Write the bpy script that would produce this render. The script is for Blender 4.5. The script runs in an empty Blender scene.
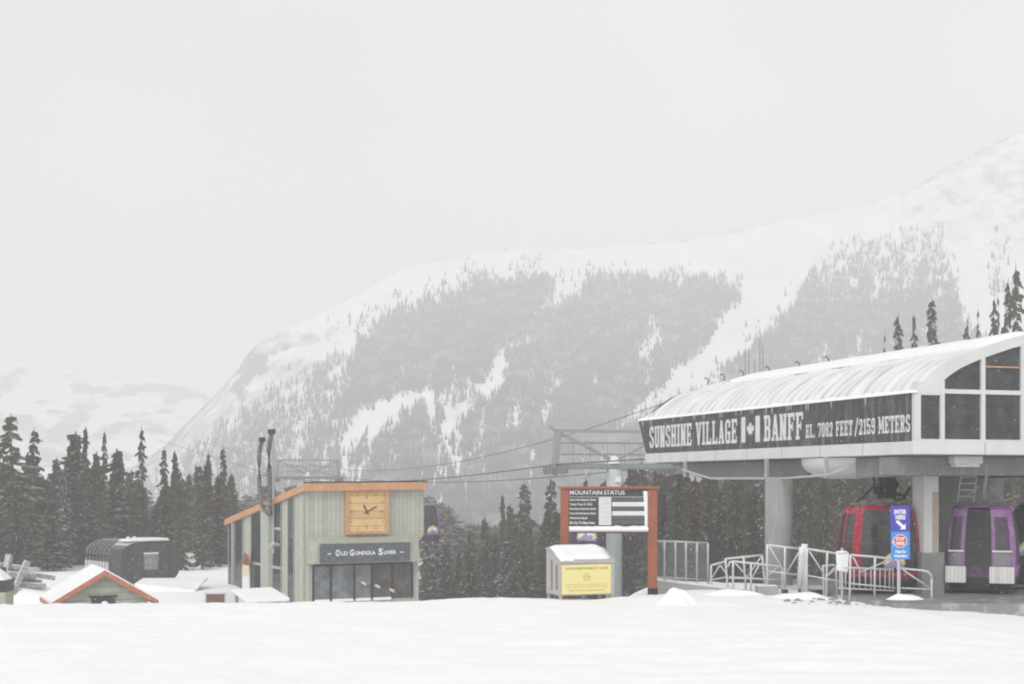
import bpy, bmesh, math, random
import numpy as np
from mathutils import Vector, Matrix, noise as mnoise

random.seed(11)
RNG = np.random.default_rng(7)
SC = bpy.context.scene
COL = SC.collection
R = math.radians
F, HOR, EYE = 1422.2, 482.0, 3.0          # 50 mm lens in pixels, horizon line, eye height over the snow


def at(px, py, Y):
    return Vector(((px - 512) / F * Y, Y, EYE + (HOR - py) / F * Y))


def sstep(a, b, x):
    t = np.clip((x - a) / (b - a), 0, 1)
    return t * t * (3 - 2 * t)


# ------------------------------------------------------------------ materials
def _n(nt, t, **kw):
    n = nt.nodes.new(t)
    for k, v in kw.items():
        setattr(n, k, v)
    return n


def _math(nt, op, a, b=None, clamp=False):
    n = nt.nodes.new('ShaderNodeMath'); n.operation = op; n.use_clamp = clamp
    for i, v in enumerate((a, b)):
        if v is None: continue
        if isinstance(v, (int, float)): n.inputs[i].default_value = v
        else: nt.links.new(v, n.inputs[i])
    return n.outputs[0]


def _mix(nt, fac, a, b, mode='MIX'):
    n = nt.nodes.new('ShaderNodeMix'); n.data_type = 'RGBA'; n.blend_type = mode
    for i, v in ((0, fac), (6, a), (7, b)):
        if isinstance(v, (int, float)): n.inputs[i].default_value = v
        elif isinstance(v, (tuple, list)): n.inputs[i].default_value = (*v[:3], 1)
        else: nt.links.new(v, n.inputs[i])
    return n.outputs[2]


def mat(name, col, rough=.65, var=.18, scale=4., snow=0., snow_t=.45, bump=0., metal=0.,
        planks=None, plank_w=.16, hue_var=0., alpha=1., streak=0., frost=0., seam=0.):
    m = bpy.data.materials.new(name); m.use_nodes = True
    nt = m.node_tree; b = nt.nodes['Principled BSDF']
    tc = _n(nt, 'ShaderNodeTexCoord'); obj = tc.outputs['Object']
    nz = _n(nt, 'ShaderNodeTexNoise'); nz.inputs['Scale'].default_value = scale; nz.inputs['Detail'].default_value = 6
    nt.links.new(obj, nz.inputs['Vector'])
    f = _math(nt, 'MULTIPLY_ADD', nz.outputs['Fac'], 2 * var)
    f.node.inputs[2].default_value = 1 - var
    c = _mix(nt, 1.0, col, f, 'MULTIPLY')
    nt.links.new(f, c.node.inputs[7])
    h = nz.outputs['Fac']
    if planks:
        sx = _n(nt, 'ShaderNodeSeparateXYZ'); nt.links.new(obj, sx.inputs[0])
        q = _math(nt, 'DIVIDE', sx.outputs[{'x': 0, 'y': 1, 'z': 2}[planks]], plank_w)
        wn = _n(nt, 'ShaderNodeTexWhiteNoise', noise_dimensions='1D')
        nt.links.new(_math(nt, 'FLOOR', q), wn.inputs['W'])
        g = _math(nt, 'MULTIPLY_ADD', wn.outputs['Value'], .2); g.node.inputs[2].default_value = .9
        fr = _math(nt, 'FRACT', q)
        groove = _math(nt, 'GREATER_THAN', fr, .12)
        g2 = _math(nt, 'MULTIPLY', g, _math(nt, 'MULTIPLY_ADD', groove, .35))
        g2.node.inputs[1].links[0].from_node.inputs[2].default_value = .65
        c = _mix(nt, 1.0, c, g2, 'MULTIPLY')
        h = groove
    if hue_var:
        oi = _n(nt, 'ShaderNodeObjectInfo')
        hs = _n(nt, 'ShaderNodeHueSaturation')
        a = _math(nt, 'MULTIPLY_ADD', oi.outputs['Random'], -hue_var); a.node.inputs[2].default_value = .5 + hue_var * .35
        nt.links.new(a, hs.inputs['Hue'])
        v = _math(nt, 'MULTIPLY_ADD', oi.outputs['Random'], .7); v.node.inputs[2].default_value = .65
        nt.links.new(v, hs.inputs['Value'])
        nt.links.new(c, hs.inputs['Color']); c = hs.outputs['Color']
    if streak:                                       # windblown snow streaks running down from the top
        mp = _n(nt, 'ShaderNodeMapping'); mp.inputs['Scale'].default_value = (5, 5, .7)
        nt.links.new(obj, mp.inputs['Vector'])
        n2 = _n(nt, 'ShaderNodeTexNoise'); n2.inputs['Scale'].default_value = 1.5; n2.inputs['Detail'].default_value = 5
        nt.links.new(mp.outputs[0], n2.inputs['Vector'])
        mr = _n(nt, 'ShaderNodeMapRange'); mr.inputs[1].default_value = .52; mr.inputs[2].default_value = .78
        nt.links.new(n2.outputs['Fac'], mr.inputs[0])
        c = _mix(nt, _math(nt, 'MULTIPLY', mr.outputs[0], streak), c, (.75, .76, .78))
    if frost:                                        # rime stuck in specks on every side
        n3 = _n(nt, 'ShaderNodeTexNoise'); n3.inputs['Scale'].default_value = scale * 3; n3.inputs['Detail'].default_value = 8
        nt.links.new(obj, n3.inputs['Vector'])
        mr = _n(nt, 'ShaderNodeMapRange'); mr.inputs[1].default_value = .5; mr.inputs[2].default_value = .72
        nt.links.new(n3.outputs['Fac'], mr.inputs[0])
        c = _mix(nt, _math(nt, 'MULTIPLY', mr.outputs[0], frost), c, (.8, .81, .83))
    if snow:
        ge = _n(nt, 'ShaderNodeNewGeometry'); sx = _n(nt, 'ShaderNodeSeparateXYZ')
        nt.links.new(ge.outputs['Normal'], sx.inputs[0])
        mr = _n(nt, 'ShaderNodeMapRange'); mr.inputs[1].default_value = snow_t; mr.inputs[2].default_value = snow_t + .25
        nt.links.new(sx.outputs[2], mr.inputs[0])
        c = _mix(nt, _math(nt, 'MULTIPLY', mr.outputs[0], snow), c, (.86, .87, .885))
    nt.links.new(c, b.inputs['Base Color'])
    b.inputs['Roughness'].default_value = rough; b.inputs['Metallic'].default_value = metal
    b.inputs['Specular IOR Level'].default_value = .3
    if bump:
        bp = _n(nt, 'ShaderNodeBump'); bp.inputs['Strength'].default_value = bump; bp.inputs['Distance'].default_value = .03
        nt.links.new(h, bp.inputs['Height']); nt.links.new(bp.outputs[0], b.inputs['Normal'])
    if alpha < 1: b.inputs['Alpha'].default_value = alpha
    return m


def glass_mat(name, col, see=.3, rough=.15):
    m = bpy.data.materials.new(name); m.use_nodes = True
    nt = m.node_tree; b = nt.nodes['Principled BSDF']
    tc = _n(nt, 'ShaderNodeTexCoord'); nz = _n(nt, 'ShaderNodeTexNoise')
    nz.inputs['Scale'].default_value = 2.2; nz.inputs['Detail'].default_value = 7
    nt.links.new(tc.outputs['Object'], nz.inputs['Vector'])
    mr = _n(nt, 'ShaderNodeMapRange'); mr.inputs[1].default_value = .35; mr.inputs[2].default_value = .8
    nt.links.new(nz.outputs['Fac'], mr.inputs[0])
    c = _mix(nt, mr.outputs[0], col, tuple(min(1, x * 2.2 + .03) for x in col))
    nt.links.new(c, b.inputs['Base Color'])
    b.inputs['Roughness'].default_value = rough
    b.inputs['Alpha'].default_value = 1 - see
    return m


def snow_mat(name, col=(.875, .88, .89), s1=.8, b1=.25, seam=False):
    m = bpy.data.materials.new(name); m.use_nodes = True
    nt = m.node_tree; b = nt.nodes['Principled BSDF']
    tc = _n(nt, 'ShaderNodeTexCoord')
    n1 = _n(nt, 'ShaderNodeTexNoise'); n1.inputs['Scale'].default_value = s1; n1.inputs['Detail'].default_value = 9
    n1.inputs['Roughness'].default_value = .62
    nt.links.new(tc.outputs['Object'], n1.inputs['Vector'])
    n2 = _n(nt, 'ShaderNodeTexNoise'); n2.inputs['Scale'].default_value = 14; n2.inputs['Detail'].default_value = 4
    nt.links.new(tc.outputs['Object'], n2.inputs['Vector'])
    c = _mix(nt, n1.outputs['Fac'], tuple(x * .955 for x in col), tuple(min(.97, x * 1.04) for x in col))
    if seam:                                         # standing seams of the sheet roof showing through thin snow
        sx = _n(nt, 'ShaderNodeSeparateXYZ'); nt.links.new(tc.outputs['Object'], sx.inputs[0])
        wob = _math(nt, 'MULTIPLY_ADD', n1.outputs['Fac'], .5)
        nt.links.new(_math(nt, 'MULTIPLY', sx.outputs[1], 1 / .42), wob.node.inputs[2])
        fr = _math(nt, 'FRACT', wob)
        mr = _n(nt, 'ShaderNodeMapRange'); mr.inputs[1].default_value = .5; mr.inputs[2].default_value = .9
        nt.links.new(fr, mr.inputs[0])
        n4 = _n(nt, 'ShaderNodeTexNoise'); n4.inputs['Scale'].default_value = 1.1; n4.inputs['Detail'].default_value = 6
        mp = _n(nt, 'ShaderNodeMapping'); mp.inputs['Scale'].default_value = (.5, 1.8, .5)
        nt.links.new(tc.outputs['Object'], mp.inputs['Vector']); nt.links.new(mp.outputs[0], n4.inputs['Vector'])
        m4 = _n(nt, 'ShaderNodeMapRange'); m4.inputs[1].default_value = .34; m4.inputs[2].default_value = .62
        nt.links.new(n4.outputs['Fac'], m4.inputs[0])
        low = _n(nt, 'ShaderNodeMapRange'); low.inputs[1].default_value = 6.45; low.inputs[2].default_value = 5.9
        nt.links.new(sx.outputs[2], low.inputs[0])
        k = _math(nt, 'MULTIPLY', _math(nt, 'MULTIPLY', mr.outputs[0], m4.outputs[0]), low.outputs[0])
        c = _mix(nt, _math(nt, 'MULTIPLY', low.outputs[0], _math(nt, 'MULTIPLY', m4.outputs[0], .35)), c, (.5, .51, .53))
        c = _mix(nt, _math(nt, 'MULTIPLY', k, .68), c, (.36, .37, .39))
    nt.links.new(c, b.inputs['Base Color'])
    b.inputs['Roughness'].default_value = .9; b.inputs['Specular IOR Level'].default_value = .1
    bp = _n(nt, 'ShaderNodeBump'); bp.inputs['Strength'].default_value = b1; bp.inputs['Distance'].default_value = .12
    h = _math(nt, 'ADD', n1.outputs['Fac'], _math(nt, 'MULTIPLY', n2.outputs['Fac'], .12))
    nt.links.new(h, bp.inputs['Height']); nt.links.new(bp.outputs[0], b.inputs['Normal'])
    return m


M = dict(
    snow=snow_mat('snow', (.935, .938, .942), s1=1.7, b1=.35), roofsnow=snow_mat('roof_snow', (.82, .825, .835), s1=1.2, b1=.4, seam=True),
    capsnow=snow_mat('cap_snow', s1=3, b1=.3),
    fascia=mat('fascia', (.05, .052, .057), .55, .35, 2, streak=.2, frost=.05), letter=mat('letter', (.66, .66, .66), .6, .1, 6, frost=.2),
    white=mat('white_steel', (.62, .62, .615), .5, .13, 1.6, snow=.6), soffit=mat('soffit', (.16, .16, .16), .7, .2, 2),
    concrete=mat('concrete', (.30, .297, .29), .85, .3, 1.3, bump=.2, streak=.12), concsnow=mat('concrete_snowy', (.33, .31, .3), .85, .2, 2, snow=1, bump=.2),
    wet=mat('wet_concrete', (.23, .23, .23), .45, .35, 1.1, bump=.1), glassd=glass_mat('dark_glass', (.03, .033, .037), .12),
    glassb=glass_mat('brown_glass', (.06, .05, .05), .08), glassw=glass_mat('shop_glass', (.12, .13, .14), .08), cabglass=glass_mat('cabin_glass', (.022, .024, .026), .28),
    galv=mat('galvanised', (.42, .44, .44), .45, .15, 6, metal=.3, snow=.9), towersteel=mat('tower_steel', (.29, .31, .31), .5, .15, 5, snow=.35, snow_t=.7), galvgreen=mat('grey_green_steel', (.25, .285, .275), .5, .15, 3, snow=.8),
    rail=mat('pale_rail', (.52, .52, .53), .5, .1, 8, snow=1, frost=.5), dark=mat('dark_metal', (.03, .03, .033), .5, .3, 6),
    grey=mat('grey_metal', (.2, .2, .205), .5, .2, 5), red=mat('red_paint', (.32, .014, .035), .2, .15, 3, frost=.1),
    purple=mat('purple_paint', (.27, .12, .305), .25, .18, 2, frost=.14), purpled=mat('dark_purple', (.07, .035, .085), .45, .2, 3),
    charcoal=mat('charcoal', (.05, .05, .053), .5, .2, 4), boxwhite=mat('box_white', (.62, .62, .6), .5, .1, 5, planks='x', plank_w=.09),
    panelgrey=mat('panel_grey', (.22, .21, .225), .5, .15, 5), lip=mat('lip', (.75, .75, .75), .5, .05, 5),
    greenx=mat('green_boards_front', (.43, .44, .37), .8, .18, 2.5, planks='x', plank_w=.2, frost=.12, bump=.3),
    greeny=mat('green_boards_side', (.43, .44, .37), .8, .18, 2.5, planks='y', plank_w=.2, frost=.12, bump=.3),
    greenp=mat('green_panel', (.36, .372, .30), .8, .2, 3, frost=.12),
    greenpale=mat('green_pale', (.40, .43, .37), .8, .12, 3, frost=.1),
    orange=mat('orange_timber', (.56, .285, .14), .6, .3, 2.2, snow=.9, snow_t=.6, frost=.14),
    redtrim=mat('red_orange_trim', (.46, .16, .09), .65, .2, 4, snow=.85, snow_t=.8, frost=.12),
    clock=mat('clock_face', (.66, .45, .20), .6, .2, 2, planks='z', plank_w=.34), hand=mat('clock_hand', (.06, .055, .045), .5, .1, 4),
    tick=mat('clock_tick', (.30, .18, .07), .6, .1, 4),
    slate=mat('slate_sign', (.085, .095, .11), .6, .15, 4, frost=.12), signwhite=mat('sign_white', (.82, .82, .82), .6, .05, 5),
    cedar=mat('cedar_post', (.31, .105, .06), .65, .2, 3, snow=.9, snow_t=.6), panelblack=mat('panel_black', (.055, .058, .063), .5, .2, 4),
    slot=mat('slot_dark', (.10, .11, .112), .5, .15, 4), dim=mat('dim_print', (.5, .5, .5), .6, .05, 4),
    yellow=mat('yellow_board', (.78, .69, .31), .55, .06, 3), yellowink=mat('yellow_ink', (.28, .22, .05), .6, .05, 3),
    kiosk=mat('kiosk_grey', (.42, .40, .39), .6, .12, 4, frost=.1),
    violet=mat('violet_blue', (.075, .06, .40), .5, .06, 4), azure=mat('azure', (.055, .27, .68), .5, .06, 4),
    stopred=mat('stop_red', (.62, .06, .05), .5, .05, 4), lime=mat('lime', (.55, .50, .10), .5, .05, 4), lav=mat('lavender', (.36, .30, .5), .5, .05, 4),
    sun=mat('sun_yellow', (.72, .6, .2), .5, .05, 4),
    hutwall=mat('hut_wall', (.33, .34, .285), .8, .15, 3, planks='z', plank_w=.22, frost=.1),
    barrel=mat('barrel_wood', (.055, .058, .06), .75, .25, 3, planks='x', plank_w=.14, snow=.7, snow_t=.7, frost=.12),
    oldwood=mat('weathered_wood', (.26, .255, .25), .85, .3, 4, snow=1, snow_t=.3, frost=.55),
    rust=mat('rust_panel', (.17, .095, .075), .7, .2, 4), pipe=mat('pipe_dark', (.08, .085, .09), .5, .4, 5, frost=.45),
    pipewhite=mat('pipe_white', (.55, .55, .53), .6, .05, 3), lamp=mat('lamp_shade', (.75, .68, .54), .5, .1, 4),
    inner=mat('interior', (.10, .085, .08), .8, .3, 1.5), trunk=mat('bark', (.085, .07, .06), .9, .3, 5, snow=.3),
    needles=mat('needles', (.064, .058, .030), .85, .5, 2.2, snow=.2, snow_t=.55, hue_var=.035, frost=.04),
    needlesred=mat('needles_brown', (.075, .053, .038), .85, .4, 2.2, snow=.15, snow_t=.55, frost=.05),
    needleswhite=mat('needles_snowy', (.05, .054, .048), .85, .4, 2.2, snow=.45, snow_t=.4, frost=.15),
    fartree=mat('far_needles', (.03, .034, .03), .9, .5, .03, frost=.42), rope=mat('steel_rope', (.10, .10, .10), .6, .1, 3),
    flake=mat('snowflake', (.9, .9, .9), .9, .02, 3),
)


# ------------------------------------------------------------------ mesh building
class MB:
    def __init__(s): s.v = []; s.f = []

    def add(s, vs, fs):
        o = len(s.v); s.v += [tuple(p) for p in vs]; s.f += [tuple(i + o for i in f) for f in fs]; return s

    def box(s, x0, x1, y0, y1, z0, z1):
        return s.add([(x, y, z) for z in (z0, z1) for y in (y0, y1) for x in (x0, x1)],
                     [(0, 2, 3, 1), (4, 5, 7, 6), (0, 1, 5, 4), (2, 6, 7, 3), (0, 4, 6, 2), (1, 3, 7, 5)])

    def bar(s, p0, p1, w, d, up=(0, 0, 1)):          # rectangular bar between two points
        p0, p1 = Vector(p0), Vector(p1); t = (p1 - p0).normalized(); a = t.cross(Vector(up))
        if a.length < 1e-4: a = t.cross(Vector((1, 0, 0)))
        a.normalize(); b = a.cross(t)
        vs = [p + a * (w / 2 * i) + b * (d / 2 * j) for p in (p0, p1) for i, j in ((-1, -1), (1, -1), (1, 1), (-1, 1))]
        return s.add(vs, [(3, 2, 1, 0), (4, 5, 6, 7), (0, 1, 5, 4), (1, 2, 6, 5), (2, 3, 7, 6), (3, 0, 4, 7)])

    def tube(s, p0, p1, r0, r1=None, n=8):
        return s.path([p0, p1], r0, n, r1)

    def path(s, pts, r, n=8, r1=None):
        pts = [Vector(p) for p in pts]; k = len(pts); vs = []
        for i, p in enumerate(pts):
            t = (pts[min(i + 1, k - 1)] - pts[max(i - 1, 0)]).normalized()
            a = t.cross(Vector((0, 0, 1)))
            if a.length < 1e-3: a = t.cross(Vector((0, 1, 0)))
            a.normalize(); b = a.cross(t)
            rr = r if r1 is None else r + (r1 - r) * i / (k - 1)
            vs += [p + (a * math.cos(q) + b * math.sin(q)) * rr for q in (2 * math.pi * j / n for j in range(n))]
        fs = [(i * n + j, i * n + (j + 1) % n, (i + 1) * n + (j + 1) % n, (i + 1) * n + j) for i in range(k - 1) for j in range(n)]
        fs += [tuple(range(n))[::-1], tuple((k - 1) * n + j for j in range(n))]
        return s.add(vs, fs)

    def prism(s, poly, d):                           # poly: 3-D outline, d: extrusion vector
        n = len(poly); d = Vector(d); a = [Vector(p) for p in poly]
        return s.add(a + [p + d for p in a], [tuple(range(n))[::-1], tuple(range(n, 2 * n))] +
                     [(i, (i + 1) % n, n + (i + 1) % n, n + i) for i in range(n)])

    def poly(s, pts): return s.add(pts, [tuple(range(len(pts)))])

    def grid(s, fn, nu, nv):
        vs = [fn(i / nu, j / nv) for j in range(nv + 1) for i in range(nu + 1)]
        w = nu + 1
        return s.add(vs, [(j * w + i, j * w + i + 1, (j + 1) * w + i + 1, (j + 1) * w + i) for j in range(nv) for i in range(nu)])

    def lump(s, c, rx, ry, rz, seed=0, n=14, amp=.18):   # half-round heap of snow
        def fn(u, v):
            a, e = u * 2 * math.pi, v * math.pi / 2
            d = Vector((math.cos(a) * math.cos(e), math.sin(a) * math.cos(e), math.sin(e)))
            k = 1 + amp * mnoise.noise(d * 2.1 + Vector((seed * 7.3, 0, 0)))
            return (c[0] + d.x * rx * k, c[1] + d.y * ry * k, c[2] + d.z * rz * k)
        return s.grid(fn, n * 2, n // 2 + 2)

    def heap(s, rx, ry, rz, seed=0, nr=12, na=40):   # drift that runs out flat into the snow round it
        def fn(u, v):
            a, r = u * 2 * math.pi, v
            k = 1 + .3 * mnoise.noise(Vector((math.cos(a) * 1.3, math.sin(a) * 1.3, seed * 5.1)))
            h = rz * (.5 + .5 * math.cos(math.pi * r)) * (1 + .35 * mnoise.noise(Vector((math.cos(a) * r * 2.4, math.sin(a) * r * 2.4, seed * 3.3)))) - .05 - .1 * r * r
            return (math.cos(a) * r * rx * k, math.sin(a) * r * ry * k, h)
        return s.grid(fn, na, nr)

    def build(s, name, m, parent=None, smooth=False, bevel=0, weld=False):
        me = bpy.data.meshes.new(name); me.from_pydata(s.v, [], s.f); me.update()
        if weld:
            bm = bmesh.new(); bm.from_mesh(me); bmesh.ops.remove_doubles(bm, verts=bm.verts, dist=.002); bm.normal_update(); bm.to_mesh(me); bm.free()
        me.materials.append(M[m] if isinstance(m, str) else m)
        if smooth: me.polygons.foreach_set('use_smooth', [True] * len(me.polygons))
        o = bpy.data.objects.new(name, me); COL.objects.link(o)
        if parent: o.parent = parent
        if m == 'capsnow' and not bevel and not smooth: bevel = .06
        if bevel:
            b = o.modifiers.new('bevel', 'BEVEL'); b.width = bevel; b.segments = 2; b.limit_method = 'ANGLE'
        return o


def tag(o, label=None, cat=None, group=None, kind=None):
    if label: o['label'] = label
    if cat: o['category'] = cat
    if group: o['group'] = group
    if kind: o['kind'] = kind
    return o


def thing(name, loc, rz, label, cat, group=None):
    o = bpy.data.objects.new(name, None); COL.objects.link(o); o.empty_display_size = .2
    o.location = loc; o.rotation_euler = (0, 0, rz)
    return tag(o, label, cat, group)


_tcache = {}


def text_polys(txt, bold=0.):
    key = (txt, bold)
    if key not in _tcache:
        cu = bpy.data.curves.new('lettering', 'FONT'); cu.body = txt; cu.resolution_u = 3; cu.offset = bold
        ob = bpy.data.objects.new('lettering', cu); COL.objects.link(ob)
        dg = bpy.context.evaluated_depsgraph_get()
        me = bpy.data.meshes.new_from_object(ob.evaluated_get(dg))
        vs = [(v.co.x, v.co.y) for v in me.vertices]; fs = [tuple(p.vertices) for p in me.polygons]
        bpy.data.objects.remove(ob); bpy.data.curves.remove(cu); bpy.data.meshes.remove(me)
        xs = [v[0] for v in vs]; ys = [v[1] for v in vs]
        w, h = max(xs) - min(xs), max(ys) - min(ys)
        _tcache[key] = ([((x - min(xs)) / w, (y - min(ys)) / h) for x, y in vs], fs)
    return _tcache[key]


def put_text(mb, txt, o, rx, up, bold=0.):            # text fitted into the box o, o+rx, o+up
    vs, fs = text_polys(txt, bold); o, rx, up = Vector(o), Vector(rx), Vector(up)
    mb.add([o + rx * x + up * y for x, y in vs], fs)


# slab-serif poster letters, each a list of polygons in a cell of width w and height 1
def slab_letter(ch):
    S, B, K, W = .2, .14, .12, .66
    P = []
    def rc(x0, x1, y0, y1): P.append([(x0, y0), (x1, y0), (x1, y1), (x0, y1)])
    def q(*p): P.append(list(p))
    def slab(cx, y, w=S + .16): rc(cx - w / 2, cx + w / 2, y, y + K)
    l, r = .14, W - .14
    if ch == 'I':
        W = .42; rc(.11, .31, 0, 1); slab(.21, 0, .4); slab(.21, 1 - K, .4)
    elif ch in 'HN':
        for c in (l, r): rc(c - S / 2, c + S / 2, 0, 1); slab(c, 0, .32 if ch == 'H' else .28); slab(c, 1 - K, .32 if ch == 'H' else .28)
        if ch == 'H': rc(l, r, .43, .57)
        else: q((l - .08, 1), (l + .14, 1), (r + .08, 0), (r - .14, 0))
    elif ch == 'U':
        for c in (l, r): rc(c - S / 2, c + S / 2, .14, 1); slab(c, 1 - K, .32)
        q((l - S / 2, .16), (l + .02, 0), (r - .02, 0), (r + S / 2, .16))
    elif ch in 'SG25698':
        a, b, c, d = .04, W - .04, .04 + S, W - .04 - S
        if ch != 'X': q((a, .86), (a + .12, 1), (b - .12, 1), (b, .86))          # top bow
        q((a, .14), (a + .12, 0), (b - .12, 0), (b, .14))                          # bottom bow
        if ch == 'S':
            rc(a, c, .55, .87); rc(d, b, .13, .45); q((a, .6), (c, .62), (b, .42), (d, .36)); rc(d, b, .7, .87); rc(a, c, .13, .3)
        if ch == 'G':
            rc(a, c, .13, .87); rc(d, b, .66, .87); rc(d, b, 0, .45); rc(d - .12, b + .03, .38, .5)
        if ch == '2':
            rc(a, c, .62, .87); rc(d, b, .5, .87); q((d, .55), (b, .52), (c, .13), (a, .13)); rc(a, b, 0, .15); rc(d + .06, b, 0, .3)
        if ch == '5':
            rc(a, c, .5, 1); rc(a, b, .86, 1.0); q((a, .62), (b - .1, .62), (b, .5), (a, .48)); rc(d, b, .13, .52); rc(a, c, .13, .3)
        if ch == '8':
            for y0, y1 in ((.13, .46), (.54, .87)): rc(a, c, y0, y1); rc(d, b, y0, y1)
            rc(a + .06, b - .06, .43, .57)
        if ch == '9':
            rc(a, c, .5, .87); rc(d, b, .13, .87); rc(a + .06, b, .42, .54); rc(a, c, .13, .28)
    elif ch == '0':
        a, b = .04, W - .04
        q((a, .86), (a + .12, 1), (b - .12, 1), (b, .86)); q((a, .14), (a + .12, 0), (b - .12, 0), (b, .14))
        rc(a, a + S, .13, .87); rc(b - S, b, .13, .87)
    elif ch in 'EFL':
        rc(.06, .26, 0, 1); rc(0, .34, 0, K)
        if ch != 'L': rc(0, W - .04, 1 - B, 1); rc(W - .14, W - .02, .72, 1); rc(.2, .48, .43, .56); rc(.42, .5, .34, .66)
        else: rc(0, .36, 1 - K, 1)
        if ch != 'F': rc(0, W - .04, 0, B); rc(W - .14, W - .02, 0, .28)
    elif ch == 'V':
        q((.02, 1), (.24, 1), (.43, 0), (.25, 0)); q((.46, 1), (.64, 1), (.43, 0), (.27, 0)); slab(.13, 1 - K, .34); slab(.55, 1 - K, .26)
    elif ch == 'A':
        q((.06, 0), (.2, 0), (.4, 1), (.24, 1)); q((.42, 0), (.64, 0), (.44, 1), (.26, 1)); rc(.18, .5, .24, .36); slab(.12, 0, .28); slab(.53, 0, .32)
    elif ch in 'BR':
        rc(.06, .26, 0, 1); rc(0, .5, 1 - B, 1); rc(.1, .5, .43, .57)
        q((.42, 1), (.52, 1), (.63, .86), (.63, .6), (.54, .5), (.42, .5))
        if ch == 'B': rc(0, .5, 0, B); q((.42, 0), (.54, 0), (.65, .14), (.65, .42), (.56, .52), (.42, .52))
        else: q((.3, .5), (.5, .5), (.66, 0), (.46, 0)); rc(0, .34, 0, K); rc(.44, .7, 0, K)
    elif ch == 'T':
        rc(.23, .43, 0, 1); rc(.02, .64, 1 - B, 1); rc(.0, .12, .7, 1); rc(.54, .66, .7, 1); slab(.33, 0, .38)
    elif ch == 'M':
        W = .86
        rc(.06, .22, 0, 1); rc(.62, .82, 0, 1); q((.06, 1), (.26, 1), (.5, .2), (.36, .2)); q((.62, 1), (.76, 1), (.5, .2), (.38, .2))
        slab(.14, 0, .28); slab(.72, 0, .32); slab(.14, 1 - K, .28); slab(.74, 1 - K, .28)
    elif ch == '7':
        rc(.02, .64, .85, 1); rc(.0, .12, .7, 1); q((.46, .88), (.64, .88), (.4, 0), (.18, 0))
    elif ch == '1':
        W = .46; rc(.14, .34, 0, 1); slab(.24, 0, .42); q((.14, 1), (.14, .8), (.02, .76), (.02, .88))
    elif ch == '/':
        W = .44; q((.0, -.08), (.14, -.08), (.44, 1.1), (.3, 1.1))
    elif ch == '.':
        W = .24; rc(.04, .2, 0, .18)
    else: W = .34
    return P, W


def slab_text(mb, txt, o, rx, up, nrm):
    cells = [slab_letter(c) for c in txt]; gap = .07
    tot = sum(w for _, w in cells) + gap * (len(cells) - 1)
    o, rx, up, nrm = Vector(o), Vector(rx), Vector(up), Vector(nrm); x = 0
    for ps, w in cells:
        for k, p in enumerate(ps):
            mb.poly([o + rx * ((x + a) / tot) + up * b + nrm * (.0015 * (k + 1)) for a, b in p])
        x += w + gap


# ------------------------------------------------------------------ ground
CREST_X = (np.array([-400, 0, 230, 420, 545, 600, 655, 760, 900, 1024, 1400]) - 512) / F * 36.5
CREST_Z = EYE - (np.array([607, 606, 604, 600, 597, 597, 593, 596, 600, 605, 606]) - HOR) / F * 36.5


def gz(x, y):
    x = np.asarray(x, float); y = np.asarray(y, float)
    c = np.interp(x, CREST_X, CREST_Z) * sstep(14, 34, y)
    left = sstep(-11, -14, x)
    deep = -3.1 + .9 * left - 2.6 * sstep(-8, -3.5, x)
    m = sstep(-5, -2.5, x - (9.56 - .3225 * (y - 34)))
    d = sstep(35.5, 57 - 5 * left, y) * (1 - m) + m * sstep(41, 52, y)
    z = c * (1 - d) + deep * d
    z = z + 9.5 * sstep(62, 105, y) * sstep(12, 32, x) * (1 - sstep(140, 260, y))
    z = z - 9 * sstep(125, 260, y)
    return z


def vnoise(x, y, seed=0):                            # smooth value noise for arrays
    xi, yi = np.floor(x).astype(np.int64), np.floor(y).astype(np.int64)
    fx, fy = x - xi, y - yi
    fx, fy = fx * fx * (3 - 2 * fx), fy * fy * (3 - 2 * fy)
    def h(a, b):
        n = (a * 374761393 + b * 668265263 + seed * 1442695041) & 0x7fffffff
        n = ((n ^ (n >> 13)) * 1274126177) & 0x7fffffff
        return ((n ^ (n >> 16)) & 0xffff) / 65535.0
    return (h(xi, yi) * (1 - fx) + h(xi + 1, yi) * fx) * (1 - fy) + (h(xi, yi + 1) * (1 - fx) + h(xi + 1, yi + 1) * fx) * fy


def fbm(x, y, seed=0, o=4):
    t, a, s = 0, .5, 0
    for k in range(o):
        t = t + a * vnoise(x * 2 ** k, y * 2 ** k, seed + k); s += a; a *= .5
    return t / s


def mesh_np(name, V, Fq, m, smooth=True):
    me = bpy.data.meshes.new(name); me.from_pydata(V.tolist(), [], Fq.tolist()); me.update()
    me.materials.append(m)
    if smooth: me.polygons.foreach_set('use_smooth', [True] * len(me.polygons))
    o = bpy.data.objects.new(name, me); COL.objects.link(o)
    return o


def quads(nx, ny):
    i, j = np.meshgrid(np.arange(nx - 1), np.arange(ny - 1)); a = (j * nx + i).ravel()
    return np.stack([a, a + 1, a + nx + 1, a + nx], 1)


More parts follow.
